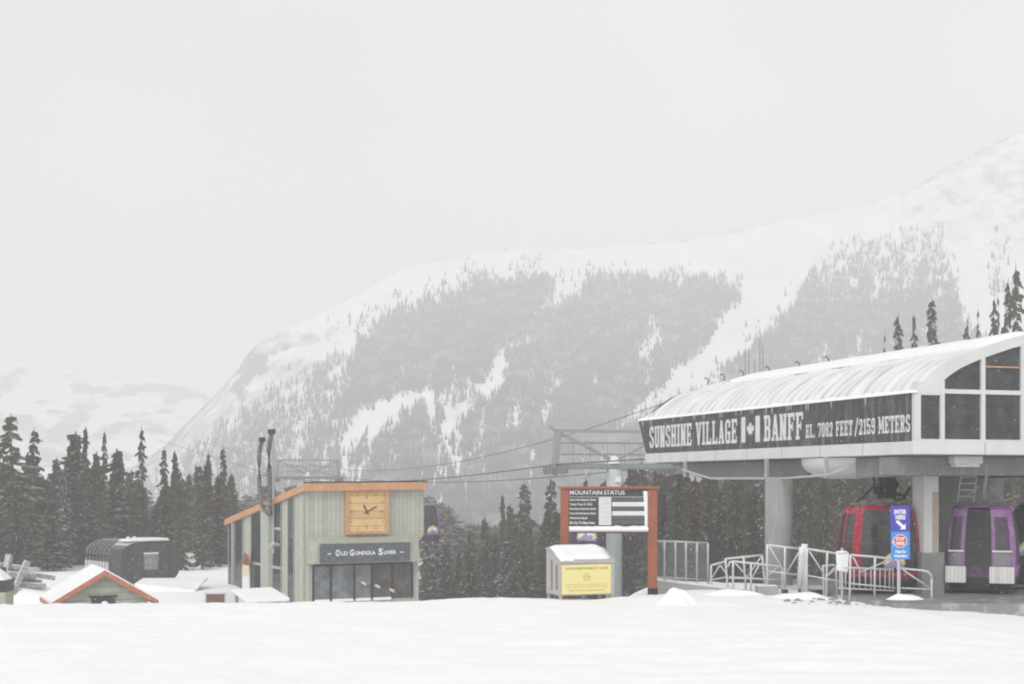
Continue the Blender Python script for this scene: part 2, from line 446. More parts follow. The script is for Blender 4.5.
gx = np.concatenate([np.geomspace(-3000, -32, 36), np.arange(-30, 30.01, .22), np.geomspace(32, 3000, 36)])
gy = np.concatenate([np.linspace(-400, 4, 14), np.arange(6, 62.01, .22), np.geomspace(63, 3200, 60)])
GX, GY = np.meshgrid(gx, gy)
GZ = gz(GX, GY)
nearm = (1 - sstep(45, 60, GY)) * sstep(3, 7, GY) * (1 - sstep(28, 32, np.abs(GX)))
bump = (fbm(GX / 3.2, GY / 4.5, 3) - .5) * .12 + (fbm(GX / .9, GY / .9, 9) - .5) * .1 + (fbm(GX / .4, GY / .45, 19, 2) - .5) * .06 * sstep(.35, .65, fbm(GX / 7, GY / 5, 23)) + (fbm(GX / .3, GY / .3, 29, 2) - .5) * .035
tracks = np.sin(GY * 5.2 + 2.5 * fbm(GX / 6, GY / 6, 31)) * .012 * sstep(.45, .6, fbm(GX / 5, GY / 3, 41))
GZ = GZ + nearm * (bump + tracks)
# snow banked against the platform edge and swept off the concrete
ground = mesh_np('snow_ground', np.stack([GX.ravel(), GY.ravel(), GZ.ravel()], 1), quads(len(gx), len(gy)), M['snow'])
tag(ground, kind='structure')


# ------------------------------------------------------------------ mountains
def mountain_surface(px, t, ridge, zr, zf, zfoot, seed, amp):
    """a point of the slope seen under the bearing px, at the fraction t from foot to ridge"""
    yr = np.interp(px, ridge[0], ridge[1])
    er, ef = (HOR - yr) / F, (zfoot - EYE) / zf
    Zr = np.interp(px, [-400, 165, 1024, 1600], zr)
    e = ef + (er - ef) * np.clip(t, 0, 1) ** .85
    Z = zf + (Zr - zf) * t
    rel = (fbm(px / 60., t * 5, seed) - .5) * amp + (fbm(px / 14., t * 7, seed + 9) - .5) * amp * .45
    edge = np.clip(np.minimum(t, 1.15 - t) * 5, 0, 1)
    Z = Z + rel * edge * 3.2
    e = e + (fbm(px / 9., t * 9, seed + 4) - .5) * .0035 * np.clip(t * 4, 0, 1) * np.clip((1.0 - t) * 6 + .25, 0, 1)
    z = EYE + e * Z - np.maximum(t - 1, 0) * Z * .35
    return (px - 512) / F * Z, Z, z


RIDGE = (np.array([-500, -100, 60, 130, 165, 185, 205, 222, 238, 246, 258, 275, 310, 350, 400, 440, 480, 520, 560, 600, 680, 740, 800, 860, 910, 950, 985, 1024, 1100, 1250, 1500]),
         np.array([545, 515, 492, 468, 446, 424, 405, 388, 370, 355, 344, 334, 318, 299, 270, 258, 252, 248, 249, 246, 240, 230, 215, 205, 190, 165, 148, 128, 92, 40, -20]))
ZR, ZF, ZFOOT = [980, 950, 1120, 1200], 360., -14.


def in_poly(px, py, poly):
    ins = np.zeros(px.shape, bool); n = len(poly)
    for i in range(n):
        (x0, y0), (x1, y1) = poly[i], poly[(i + 1) % n]
        c = ((y0 > py) != (y1 > py)) & (px < (x1 - x0) * (py - y0) / (y1 - y0 + 1e-9) + x0)
        ins ^= c
    return ins


FOREST = [
    ([(352, 345), (372, 325), (410, 312), (440, 301), (470, 288), (500, 279), (530, 274), (549, 284), (546, 300), (533, 318), (522, 338), (505, 352), (492, 372), (470, 384), (440, 388), (400, 388), (372, 402), (348, 426), (340, 420), (350, 380)], 1.),
    ([(533, 322), (552, 306), (575, 298), (600, 284), (650, 280), (700, 277), (747, 290), (735, 306), (714, 335), (690, 360), (650, 396), (622, 418), (560, 440), (505, 430), (497, 400), (505, 362)], .9),
    ([(612, 425), (650, 406), (700, 380), (738, 347), (772, 312), (800, 280), (815, 262), (860, 244), (900, 234), (942, 232), (950, 262), (964, 300), (960, 322), (985, 350), (1000, 420), (1060, 570), (600, 570)], .8),
    ([(330, 480), (345, 450), (385, 428), (425, 402), (465, 388), (500, 398), (520, 432), (560, 440), (622, 420), (660, 570), (330, 570)], .8),
    ([(150, 480), (200, 440), (250, 400), (300, 372), (350, 350), (355, 400), (345, 440), (330, 570), (-60, 570), (-60, 500), (100, 492)], .46),
    ([(985, 225), (1004, 222), (1012, 262), (1020, 300), (990, 300), (992, 260)], .35),
    ([(545, 268), (610, 262), (690, 272), (690, 282), (545, 290)], .09),
    ([(330, 330), (380, 300), (470, 268), (540, 258), (540, 276), (440, 302), (370, 326)], .11),
]
CLEAR = [
    [(346, 432), (370, 406), (398, 391), (428, 388), (424, 400), (384, 426), (352, 446)],
    [(464, 388), (488, 372), (500, 345), (506, 360), (500, 394), (482, 402)],
    [(742, 290), (770, 272), (814, 268), (790, 312), (752, 352), (714, 386), (664, 416), (606, 440), (622, 416), (686, 364), (712, 334)],
    [(232, 395), (300, 352), (345, 335), (350, 346), (300, 372), (250, 402), (200, 442), (190, 440)],
    [(440, 420), (470, 400), (478, 410), (440, 440)],
    [(640, 345), (660, 330), (664, 345), (636, 372)],
]


def forest_density(px, py):
    wx = px + (fbm(px / 16, py / 16, 71) - .5) * 34 + (fbm(px / 4, py / 5, 73) - .5) * 16; wy = py + (fbm(px / 16, py / 16, 77) - .5) * 34 + (fbm(px / 4, py / 5, 79) - .5) * 20
    d = np.zeros_like(px)
    for p, k in FOREST: d = np.where(in_poly(wx, wy, p), np.maximum(d, k), d)
    for p in CLEAR: d = np.where(in_poly(px + (wx - px) * .4, py + (wy - py) * .4, p), d * .1, d)
    st = fbm((px + (py - 400) * .12) / 9., py / 42., 5, 3)                      # gullies running down the slope
    d = np.where(px > 740, d * np.clip((py - 225) / 85, .35, 1), d)
    lower = np.clip((py - 340) / 90, 0, 1)
    d = d * np.clip(1 - np.clip(st - .52 + .0 * lower, 0, 1) * (2.0 + 3.2 * lower) * (1.25 - d * .5), 0, 1)
    clump = fbm(px / 5., py / 5., 15, 2)
    d = np.where(d < .62, d * np.clip((clump - .36) * 5, 0, 1.3), d)
    return np.clip(d, 0, 1)


def mountain_mat(name, rock, forest_attr=True):
    m = bpy.data.materials.new(name); m.use_nodes = True
    nt = m.node_tree; b = nt.nodes['Principled BSDF']; b.inputs['Roughness'].default_value = .95
    b.inputs['Specular IOR Level'].default_value = .05
    tc = _n(nt, 'ShaderNodeTexCoord')
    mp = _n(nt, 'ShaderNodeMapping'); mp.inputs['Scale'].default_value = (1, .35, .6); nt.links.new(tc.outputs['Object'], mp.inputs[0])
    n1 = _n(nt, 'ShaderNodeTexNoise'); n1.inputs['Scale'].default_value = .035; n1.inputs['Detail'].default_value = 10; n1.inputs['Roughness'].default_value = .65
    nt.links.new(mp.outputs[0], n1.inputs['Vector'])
    c = _mix(nt, n1.outputs['Fac'], (.62, .625, .64), (.97, .97, .975))  # noise in the snow colour: painted relief shading and snow-free scree
    at_ = _n(nt, 'ShaderNodeAttribute', attribute_name='rock')
    n2 = _n(nt, 'ShaderNodeTexNoise'); n2.inputs['Scale'].default_value = .09; n2.inputs['Detail'].default_value = 9; n2.inputs['Roughness'].default_value = .7
    nt.links.new(mp.outputs[0], n2.inputs['Vector'])
    k = _math(nt, 'ADD', at_.outputs['Fac'], _math(nt, 'MULTIPLY', n2.outputs['Fac'], 1.0))
    mr = _n(nt, 'ShaderNodeMapRange'); mr.inputs[1].default_value = .72; mr.inputs[2].default_value = 1.05; nt.links.new(k, mr.inputs[0])
    c = _mix(nt, mr.outputs[0], c, rock)
    if forest_attr:
        a2 = _n(nt, 'ShaderNodeAttribute', attribute_name='forest')
        c = _mix(nt, _math(nt, 'MULTIPLY', a2.outputs['Fac'], .75), c, (.12, .125, .125))
    nt.links.new(c, b.inputs['Base Color'])
    return m


def set_attr(o, name, vals):
    a = o.data.attributes.new(name, 'FLOAT', 'POINT'); a.data.foreach_set('value', np.asarray(vals, np.float32).ravel())


pxs = np.concatenate([np.linspace(-500, -20, 60), np.linspace(-16, 1040, 420), np.linspace(1046, 1500, 60)])
ts = np.linspace(0, 1.3, 230)
PX, T = np.meshgrid(pxs, ts)
MX, MY, MZ = mountain_surface(PX, T, RIDGE, ZR, ZF, ZFOOT, 21, 9.)
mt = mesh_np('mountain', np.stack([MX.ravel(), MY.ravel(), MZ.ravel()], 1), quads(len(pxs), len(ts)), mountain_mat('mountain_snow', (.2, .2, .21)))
qx = 512 + MX / MY * F; qy = HOR - (MZ - EYE) / MY * F                            # bearing and height angle of every vertex
soft = sum(forest_density(qx + a, qy + b) for a, b in ((0, 0), (2, 1), (-2, 1), (1, -3), (-1, 3))) / 5
set_attr(mt, 'forest', np.where(T < 1, soft, 0))
cliff = [(230, 388), (240, 366), (248, 350), (260, 342), (278, 333), (345, 322), (350, 330), (330, 340), (300, 346), (268, 360), (250, 384), (236, 400)]
cw = (fbm(qx / 9, qy / 7, 61) - .5) * 24
rk = np.where(in_poly(qx + cw, qy + cw * .7, cliff), .2 + .35 * fbm(qx / 14, qy / 8, 63), 0.) + np.where(qy < 275, (.24 * sstep(275, 240, qy)) * fbm((qx + qy * .4) / 40, (qy + qx * .35) / 7, 55), 0) + .16 * np.exp(-((qy - np.interp(qx, *RIDGE)) / 3.) ** 2) * (T < 1.02) + np.where((qy < 285) & (qx > 900), .12, 0)
rk += sstep(370, 320, qx) * sstep(345, 365, qy) * (.16 + .42 * fbm((qx + qy * 1.3) / 30, (qx - qy) / 90, 57))
set_attr(mt, 'rock', rk)
tag(mt, kind='structure')

RIDGE2 = (np.array([-600, -200, -60, 0, 30, 62, 76, 92, 120, 150, 178, 205, 230, 300, 500, 900]), np.array([300, 330, 352, 360, 361, 370, 367, 380, 379, 377, 380, 390, 404, 430, 470, 490]))
pxs2 = np.linspace(-600, 700, 300); ts2 = np.linspace(0, 1.2, 120)
PX2, T2 = np.meshgrid(pxs2, ts2)
FX, FY, FZ = mountain_surface(PX2, T2, RIDGE2, [1850, 1800, 1800, 1800], 1250., 15., 121, 22.)
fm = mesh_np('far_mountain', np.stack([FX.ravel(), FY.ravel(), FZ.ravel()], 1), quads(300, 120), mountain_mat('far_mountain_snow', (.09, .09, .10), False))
fqx = 512 + FX / FY * F; fqy = HOR - (FZ - EYE) / FY * F
yr2 = np.interp(fqx, RIDGE2[0], RIDGE2[1]); dd = fqy - yr2
band = np.exp(-((dd - 12 - 6 * np.sin(fqx / 17)) / 7) ** 2) * .14 + np.exp(-((dd - 58 - 9 * np.sin(fqx / 31)) / 13) ** 2) * .5
band *= .35 + 1.1 * fbm(fqx / 26, fqy / 12, 91)
set_attr(fm, 'rock', .55 * sstep(.48, .66, fbm((fqx + fqy) / 26, (fqy - fqx * .12) / 9, 131)) * sstep(2, 9, dd) + band * 1.1 * (.3 + fbm(fqx / 12, fqy / 6, 95)) + sstep(55, 80, dd) * .3 * (.4 + fbm(fqx / 40, fqy / 20, 97)))
tag(fm, kind='structure')

# forest that covers the mountainside as one mass: small spruces by the ten thousand
N = 300000
cpx = RNG.uniform(-40, 1064, N); cpy = RNG.uniform(228, 548, N)
yr = np.interp(cpx, RIDGE[0], RIDGE[1]); keep = (cpy > yr + 4) & (RNG.random(N) < forest_density(cpx + RNG.normal(0, 2, N), cpy + RNG.normal(0, 3, N)) ** 1.2 * .95)
cpx, cpy, yr = cpx[keep], cpy[keep], yr[keep]
er, ef = (HOR - yr) / F, (ZFOOT - EYE) / ZF
tt = np.clip(((HOR - cpy) / F - ef) / (er - ef), 0, 1) ** (1 / .85)
bx, by, bz = mountain_surface(cpx, tt, RIDGE, ZR, ZF, ZFOOT, 21, 9.)
n = len(bx); hh = RNG.uniform(1.8, 4.6, n) * (.75 + .45 * (by / 900)) ; rr = hh * RNG.uniform(.13, .2, n)
V = np.zeros((n, 6, 3)); ang = RNG.uniform(0, 6.28, n)
for j in range(5):
    V[:, j, 0] = bx + rr * np.cos(ang + j * 1.2566); V[:, j, 1] = by + rr * np.sin(ang + j * 1.2566); V[:, j, 2] = bz - .6
V[:, 5, 0] = bx; V[:, 5, 1] = by; V[:, 5, 2] = bz + hh
fi = np.array([[j, (j + 1) % 5, 5] for j in range(5)])
mf = mesh_np('mountain_forest', V.reshape(-1, 3), (np.arange(n)[:, None, None] * 6 + fi[None]).reshape(-1, 3), M['fartree'], False)
tag(mf, 'grey spruce forest covering the mountainside in the haze', 'forest', kind='stuff')


# ------------------------------------------------------------------ spruces
def crown_mesh(seed, kind):
    rg = random.Random(seed); mb = MB()
    layers = {'full': 58, 'thin': 52, 'bare': 30, 'far': 44, 'ragged': 36}[kind]
    lean = rg.uniform(-.12, .12)
    for i in range(layers):
        t = .05 + .93 * (i + rg.uniform(-.4, .4)) / layers
        t = min(max(t, .03), .985)
        if kind in ('full', 'far'): env = min(1, (1 - t) * 1.25 + .05) ** .9
        elif kind == 'ragged': env = (min(1, (1 - t) * 1.5 + .03)) ** .8 * rg.choice((.55, .8, 1, 1.15))
        elif kind == 'thin': env = min(1, (1 - t) * 1.7 + .12) ** .85 * rg.uniform(.75, 1.05)
        else: env = min(1, (1 - t) * 1.3 + .15) * rg.uniform(.3, 1)
        if kind == 'bare' and rg.random() < .3: continue
        lay = env * rg.uniform(.55, 1.1) * (.6 if rg.random() < .12 else 1)
        nb = {'full': rg.randint(6, 9), 'thin': rg.randint(5, 8), 'bare': rg.randint(3, 5), 'far': rg.randint(5, 7), 'ragged': rg.randint(4, 7)}[kind]
        q = 1.0 if kind == 'far' else .74
        for b in range(nb):
            az = rg.uniform(0, 2 * math.pi); L = lay * rg.uniform(.4, 1.3)
            ca, sa = math.cos(az), math.sin(az)
            droop = rg.uniform(.01, .035)
            for k in range(3 if L > .3 else 2):
                f = (.28 + .31 * k) * rg.uniform(.85, 1.12); r0 = f * L
                z = t - droop * f + rg.uniform(-.008, .008)
                ln = q * (.26 + .36 * L) * rg.uniform(.7, 1.2) * (.75 if kind == 'bare' else 1); wd = q * (.085 + .14 * L) * rg.uniform(.7, 1.2) * (.6 if kind == 'bare' else 1)
                for _ in range(1 if kind == 'far' else 2):
                    a2 = az + rg.uniform(-.7, .7); c2, s2 = math.cos(a2), math.sin(a2)
                    r1 = r0 + ln; dz = -rg.uniform(.006, .03) * (1 if q > 1 else .8)
                    ox, oy = -s2 * wd, c2 * wd; tz = rg.uniform(-.012, .012)
                    x0, y0 = r0 * ca + lean * t * .3, r0 * sa
                    mb.poly([(x0 - ox * .5, y0 - oy * .5, z - tz), (x0 + ox * .5, y0 + oy * .5, z + tz),
                             (x0 + c2 * ln + ox * .16, y0 + s2 * ln + oy * .16, z + dz + tz), (x0 + c2 * ln - ox * .16, y0 + s2 * ln - oy * .16, z + dz - tz)])
        if kind not in ('bare', 'ragged'):           # hanging inner sprays hide the stem
            for b in range(3):
                az = rg.uniform(0, 6.28); r = lay * .25 + .03; w = .16 * lay + .04
                x, y = r * math.cos(az), r * math.sin(az)
                mb.poly([(x - w * math.sin(az), y + w * math.cos(az), t - .03), (x + w * math.sin(az), y - w * math.cos(az), t - .035),
                         (x * .6 + w * .4 * math.sin(az), y * .6 - w * .4 * math.cos(az), t + .02), (x * .6 - w * .4 * math.sin(az), y * .6 + w * .4 * math.cos(az), t + .025)])
    for j in range(3):                               # leader shoot
        a = j * 2.1; w = .05
        mb.poly([(w * math.cos(a), w * math.sin(a), .93), (-w * math.cos(a), -w * math.sin(a), .93), (.002, 0, 1.0), (-.002, 0, 1.0)])
    return mb


CROWNS = {}
for kind, nvar in (('full', 5), ('thin', 5), ('bare', 3), ('ragged', 6)):
    for m in ('needles', 'needlesred', 'needleswhite'):
        for v in range(nvar):
            mb = crown_mesh(100 * nvar + v * 7 + len(kind), kind)
            me = bpy.data.meshes.new('crown'); me.from_pydata(mb.v, [], mb.f); me.update(); me.materials.append(M[m])
            CROWNS.setdefault((kind, m), []).append(me)
tb = MB(); tb.path([(0, 0, -.06), (0.004, 0, .4), (0, 0, .99)], .12, 7, .012)
TRUNK = bpy.data.meshes.new('trunk'); TRUNK.from_pydata(tb.v, [], tb.f); TRUNK.update(); TRUNK.materials.append(M['trunk'])


def spruce(x, y, h, rad, kind, label, group=None, m='needles', z=None):
    t = thing('spruce_tree', (x, y, float(gz(x, y)) if z is None else z), random.uniform(0, 6.28), label, 'tree', group)
    t.scale = (rad, rad, h)
    t.rotation_euler.x = random.gauss(0, .012); t.rotation_euler.y = random.gauss(0, .012)
    for nm, me in (('trunk', TRUNK), ('crown', random.choice(CROWNS[(kind, m)]))):
        o = bpy.data.objects.new(nm, me); COL.objects.link(o); o.parent = t
    return t


def spruce_px(px, py, Y, wpx, kind, label, group=None, m='needles'):
    x = (px - 512) / F * Y; top = EYE + (HOR - py) / F * Y; g = float(gz(x, Y))
    return spruce(x, Y, max(top - g, 2.), wpx / F * Y / 2, kind, label, group, m, g)


LEFT_L = 'dark snow-dusted spruce in the dense tree line left of the green boarded building'
for px, py, Y, w, k, lab, m in [
        (12, 412, 88, 50, 'ragged', 'tall broad dark spruce at the left end of the tree line, above the timber pile', 'needles'),
        (33, 426, 92, 32, 'ragged', 'slim dark spruce just right of the tall broad one at the left end', 'needles'),
        (75, 430, 90, 46, 'full', 'broad tall spruce with brownish top between the timber pile and the barrel shed', 'needles'),
        (83, 424, 97, 14, 'thin', 'thin spire poking up right behind the broad brownish-topped spruce', 'needles'),
        (105, 428, 98, 15, 'ragged', 'thin dark spire left of the conical spruce above the barrel shed', 'needles'),
        (117, 447, 90, 40, 'full', 'conical dark spruce standing directly behind the dark barrel shed', 'needles'),
        (96, 450, 93, 26, 'full', 'medium dark spruce between the brownish-topped one and the thin spire', 'needles'),
        (141, 423, 92, 18, 'ragged', 'isolated tall thin spruce spire above the right side of the barrel shed', 'needles'),
        (163, 446, 94, 19, 'ragged', 'narrow spruce first right of the isolated tall spire', 'needles'),
        (176, 448, 97, 11, 'thin', 'narrow spire midway between the barrel shed and the green boarded building', 'needles'),
        (210, 450, 93, 12, 'thin', 'narrow spire second from the green boarded building', 'needles'),
        (223, 445, 92, 20, 'ragged', 'ragged spruce spire nearest the left end of the green boarded building', 'needles'),
        (55, 456, 95, 26, 'full', 'low dark spruce in the gap left of the broad brownish-topped spruce', 'needles'),
        (64, 466, 86, 20, 'full', 'small greyish spruce in front of the broad brownish-topped spruce', 'needleswhite'),
        (-8, 428, 92, 40, 'full', 'dark spruce cut off by the left edge of the view', 'needles')]:
    spruce_px(px, py, Y, w, k, lab, None, m)
random.seed(3)
for i in range(86):
    px = -40 + 280 * (i + random.random()) / 86
    base = np.interp(px, [-40, 60, 120, 150, 180, 235], [455, 470, 470, 492, 470, 475])
    kd = random.choice(['thin', 'thin', 'ragged', 'full']); spruce_px(px, base + (random.uniform(-16, 30) if kd != 'full' else random.uniform(4, 44)), random.uniform(82, 112), random.uniform(12, 24) if kd != 'full' else random.uniform(22, 34), kd, LEFT_L,
              'spruces in the tree line at the left', random.choice(['needles'] * 7 + ['needleswhite', 'needlesred']))
MID_L = 'hazy dark spruce in the wood between the green boarded building and the red-posted status board'
for px, py, Y, w, k, lab, m in [
        (524, 480, 96, 38, 'ragged', 'tall pointed spruce highest in the wood left of the red-posted status board', 'needles'),
        (554, 475, 92, 34, 'ragged', 'tall spruce right beside the left red post of the status board', 'needles'),
        (504, 492, 100, 12, 'thin', 'thin spire left of the tall pointed spruce in the middle wood', 'needles'),
        (486, 516, 95, 20, 'thin', 'medium spruce halfway between the green building and the status board', 'needles'),
        (471, 530, 92, 24, 'full', 'shorter broad spruce left of the medium one in the middle wood', 'needles'),
        (546, 506, 86, 28, 'full', 'dark spruce lower and nearer than the one beside the left red post', 'needles'),
        (433, 500, 90, 34, 'full', 'snow-laden spruce behind the purple cabin at the green building corner', 'needleswhite'),
        (512, 503, 93, 24, 'full', 'dense spruce leaning against the tall pointed one on its left', 'needles'),
        (448, 545, 86, 24, 'full', 'low dark spruce right of the purple cabin at the green building corner', 'needles')]:
    spruce_px(px, py, Y, w, k, lab, None, m)
for i in range(56):
    px = 425 + 150 * (i + random.random()) / 56
    base = np.interp(px, [425, 450, 490, 520, 560, 580], [548, 556, 535, 515, 505, 500])
    spruce_px(px, base + random.uniform(-4, 40), random.uniform(88 if px < 455 else 77, 108), random.uniform(14, 30), random.choice(['thin', 'full', 'ragged']), MID_L,
              'spruces in the wood in the middle', random.choice(['needles'] * 8 + ['needleswhite']))
BACK_L = 'dark spruce in the wall of forest behind and under the gondola station'
for i in range(112):
    row = i % 3
    px = 560 + 500 * (((i // 3) + random.random()) / 38) ** 1.15
    base = np.interp(px, [560, 600, 650, 690, 760, 900, 1060], [505, 470, 452, 440, 428, 420, 415])
    spruce_px(px, base + random.uniform(-8, 30) + row * 12, [88, 82 if px < 660 else 78, 79 if px < 660 else 68][row] + random.uniform(-3, 5), random.uniform(18, 40), random.choice(['thin', 'full', 'ragged']), BACK_L,
              'spruces in the forest behind the station', random.choice(['needles'] * 12 + ['needleswhite', 'needlesred']))
for px, py, Y, w, k, lab, m in [
        (881, 328, 104, 11, 'bare', 'tiny bare spruce leftmost above the station roof', 'needles'),
        (894.5, 311, 100, 27, 'ragged', 'bushy dark spruce second from the left above the station roof', 'needles'),
        (914.5, 311, 104, 13, 'ragged', 'slim spruce between the two bushy ones above the station roof', 'needles'),
        (934, 294, 100, 30, 'ragged', 'tallest bushy dark spruce above the middle of the visible station roof', 'needles'),
        (966, 320, 104, 15, 'ragged', 'short spruce with a bare pole beside it above the station gable', 'needles'),
        (969.5, 311, 106, 6, 'bare', 'bare dead stem beside the short spruce above the station gable', 'needlesred'),
        (980, 304, 104, 11, 'bare', 'thin sparse spruce right of the short one above the station gable', 'needles'),
        (991, 293, 103, 16, 'ragged', 'reddish-brown spruce in the right-hand clump above the station gable', 'needlesred'),
        (996.5, 290, 106, 11, 'bare', 'sparse brownish spruce behind the reddish one in the right-hand clump', 'needlesred'),
        (1005, 277, 102, 24, 'ragged', 'dark flat-topped spruce in the right-hand clump above the station gable', 'needles'),
        (1019, 260, 101, 28, 'ragged', 'tallest dark spruce at the right edge above the station gable', 'needles'),
        (1034, 285, 104, 20, 'full', 'dark spruce just past the right edge behind the tallest one', 'needles')]:
    spruce_px(px, py, Y, w, k, lab, None, m)


# the wood farther back reads as one mass
FARC = []
for v in range(3):
    mb = crown_mesh(900 + v, 'far'); FARC.append((np.array(mb.v), np.array(mb.f)))
VS, FS, off = [], [], 0
for i in range(230):
    px = random.uniform(-160, 1180); Y = random.uniform(112, 160); x = (px - 512) / F * Y; g = float(gz(x, Y))
    py = np.interp(px, [-160, 0, 200, 260, 430, 480, 560, 660, 1180], [478, 478, 490, 500, 545, 535, 500, 455, 440]) + random.uniform(0, 40)
    h = max(EYE + (HOR - py) / F * Y - g, 5.); rad = random.uniform(1.1, 1.9); a = random.uniform(0, 6.28); cv, cf = FARC[i % 3]
    P = np.stack([(cv[:, 0] * math.cos(a) - cv[:, 1] * math.sin(a)) * rad + x, (cv[:, 0] * math.sin(a) + cv[:, 1] * math.cos(a)) * rad + Y, cv[:, 2] * h + g], 1)
    VS.append(P); FS += [tuple(int(k) + off for k in f) for f in cf]; off += len(P)
VS = np.concatenate(VS)
me = bpy.data.meshes.new('distant_wood'); me.from_pydata(VS.tolist(), [], FS); me.update(); me.materials.append(M['needles'])
dw = bpy.data.objects.new('distant_wood', me); COL.objects.link(dw)
tag(dw, 'hazy spruce wood closing the view behind the nearer trees', 'wood', kind='stuff')


# ------------------------------------------------------------------ gondola station
TH = R(17.9)
U = Vector((-math.sin(TH), math.cos(TH))); VV = Vector((math.cos(TH), math.sin(TH))); O = Vector((9.56, 34.0)); OB = O + VV * .09


def tl(X, Y):                                        # world -> station coordinates
    d = Vector((X, Y)) - O
    return d.dot(VV), d.dot(U)


def lpx(px):                                         # depth along the fascia seen at column px
    r = (px - 512) / F
    return (O.x - r * O.y) / (-U.x + r * U.y)


def vpx(px):                                         # distance along the gable seen at column px
    r = (px - 512) / F
    return (r * O.y - O.x) / (VV.x - r * VV.y)


TW, TLEN = 7.17, 16.7
st = thing('gondola_station', (OB.x, OB.y, 0), TH, 'long white gondola station with snowy curved roof and dark lettered side panel on concrete columns', 'lift station')
half = [(0, 5.13), (.12, 5.32), (.35, 5.55), (.6, 5.74), (.9, 5.93), (1.2, 6.04), (1.55, 6.15), (1.9, 6.26), (2.3, 6.38), (2.75, 6.51), (3.15, 6.59), (3.585, 6.63)]
prof = half + [(TW - x, z) for x, z in half[-2::-1]]


def roof_pt(u, v):
    k = u * (len(prof) - 1); i = min(int(k), len(prof) - 2); f = k - i
    x = prof[i][0] * (1 - f) + prof[i + 1][0] * f; z = prof[i][1] * (1 - f) + prof[i + 1][1] * f
    y = v * TLEN
    end = max(0, (v - .93) / .07)                    # rounded far end
    z = z - end ** 2 * .35 * (z - 5.1)
    y = y - end * .25 * (z - 5.1)
    z += .012 * math.cos(2 * math.pi * (y + .5 * (x < 3.6) * mnoise.noise(Vector((x, y, 0)))) / .42) + .05 * mnoise.noise(Vector((x * 1.3, y * .9, 3)))
    return (x, y, z + .03)


rf = MB(); rf.grid(roof_pt, 66, 170)
roof = rf.build('roof', 'roofsnow', st, True)
so = roof.modifiers.new('thickness', 'SOLIDIFY'); so.thickness = .14; so.offset = -1
# upper layer of thicker snow along the ridge
def ridge_pt(u, v):
    x = 1.9 + 3.4 * u + .12 * mnoise.noise(Vector((v * 14, u * 2, 8)))
    k = np.interp(x, [p[0] for p in prof], [p[1] for p in prof])
    e = min(u, 1 - u) * 8; y = .0 + (TLEN - 1.7) * v
    f = min(1, v * 40, (1 - v) * 12)
    return (x, y, k + .0 + (.03 + .11 * min(1, e)) * f + .02 * mnoise.noise(Vector((x, y * .8, 5))))
rs = MB(); rs.grid(ridge_pt, 24, 120)
rs.build('ridge_snow', 'capsnow', st, True)
es = MB()                                            # ragged snow lip along the eave
for i in range(140):
    y = i / 139 * (TLEN - .1); s = .05 + .07 * abs(mnoise.noise(Vector((y * 1.7, 0, 2))))
    es.lump((-.04, y, 5.13), .1, .13, s + .03, i, 5); 
    if mnoise.noise(Vector((y * 3.1, 9, 2))) > .15: es.tube((-.09, y, 5.16), (-.09, y + .01, 5.13 - s * 2.6), .016, .004, 5)
es.build('eave_snow', 'capsnow', st, True)
fa = MB(); fa.prism([(-.09, .06, 5.13), (-.09, .06, 3.98), (-.09, 16.0, 3.98), (-.09, 16.66, 5.13)], (.09, 0, 0))
fas = fa.build('side_panel', 'fascia', st)
sm = MB(); sm.box(-.094, -.0905, lpx(863) - .012, lpx(863) + .012, 3.99, 5.1); sm.box(-.094, -.0905, lpx(738) - .008, lpx(738) + .008, 3.99, 5.1)
sm.build('panel_seam', 'dark', fas)
lt = MB()
for word, x0, x1, z0, z1 in (('SUNSHINE', 649.5, 692, 4.17, 4.9), ('VILLAGE', 696, 737.5, 4.17, 4.9), ('BANFF', 764, 803.5, 4.17, 4.92),
                             ('EL.', 806, 815.5, 4.2, 4.56), ('7082', 818, 833, 4.2, 4.58), ('FEET', 836, 853, 4.2, 4.59), ('/', 854.5, 858.5, 4.2, 4.6),
                             ('2159', 859, 875.5, 4.2, 4.6), ('METERS', 878.5, 910.5, 4.2, 4.62)):
    y0, y1 = lpx(x0), lpx(x1)
    slab_text(lt, word, (-.092, y0, z0), (0, y1 - y0, 0), (0, 0, z1 - z0), (-1, 0, 0))
lt.build('lettering', 'letter', fas)
fl = MB()
for x0, x1 in ((741.5, 745.5), (755.5, 760)): fl.box(-.097, -.0915, lpx(x1), lpx(x0), 4.17, 4.93)
leaf = [(0, -1), (.06, -.45), (.55, -.55), (.45, -.3), (.98, .12), (.82, .2), (.9, .55), (.6, .48), (.52, .62), (.26, .35), (.36, .85), (.18, .75), (0, 1.05)]
leaf = leaf + [(-a, b) for a, b in leaf[-2:0:-1]]
yc = (lpx(746.5) + lpx(754.5)) / 2; hw = abs(lpx(746.5) - lpx(754.5)) / 2
fl.poly([(-.0935, yc - a * hw, 4.53 + b * .24) for a, b in leaf][::-1])
fl.build('maple_leaf_flag', 'letter', fas)
wb = MB(); wb.box(-.13, .12, .05, 16.0, 3.66, 3.976); wb.box(-.13, TW + .13, -.14, .048, 3.66, 3.976); wb.box(TW - .12, TW + .13, .05, 16.0, 3.66, 3.976); wb.box(.12, TW - .12, 15.7, 16.0, 3.66, 3.976)
wb.build('rim_beam', 'white', st, bevel=.02)
rj = MB()
for k in range(1, 8): rj.box(-.134, -.131, k * 2.1, k * 2.1 + .014, 3.67, 3.97)
for k in range(1, 4): rj.box(k * 1.86, k * 1.86 + .014, -.144, -.141, 3.67, 3.97)
rj.build('rim_joint', 'soffit', st)
x, y = tl(at(884, 487, 39).x, 39)
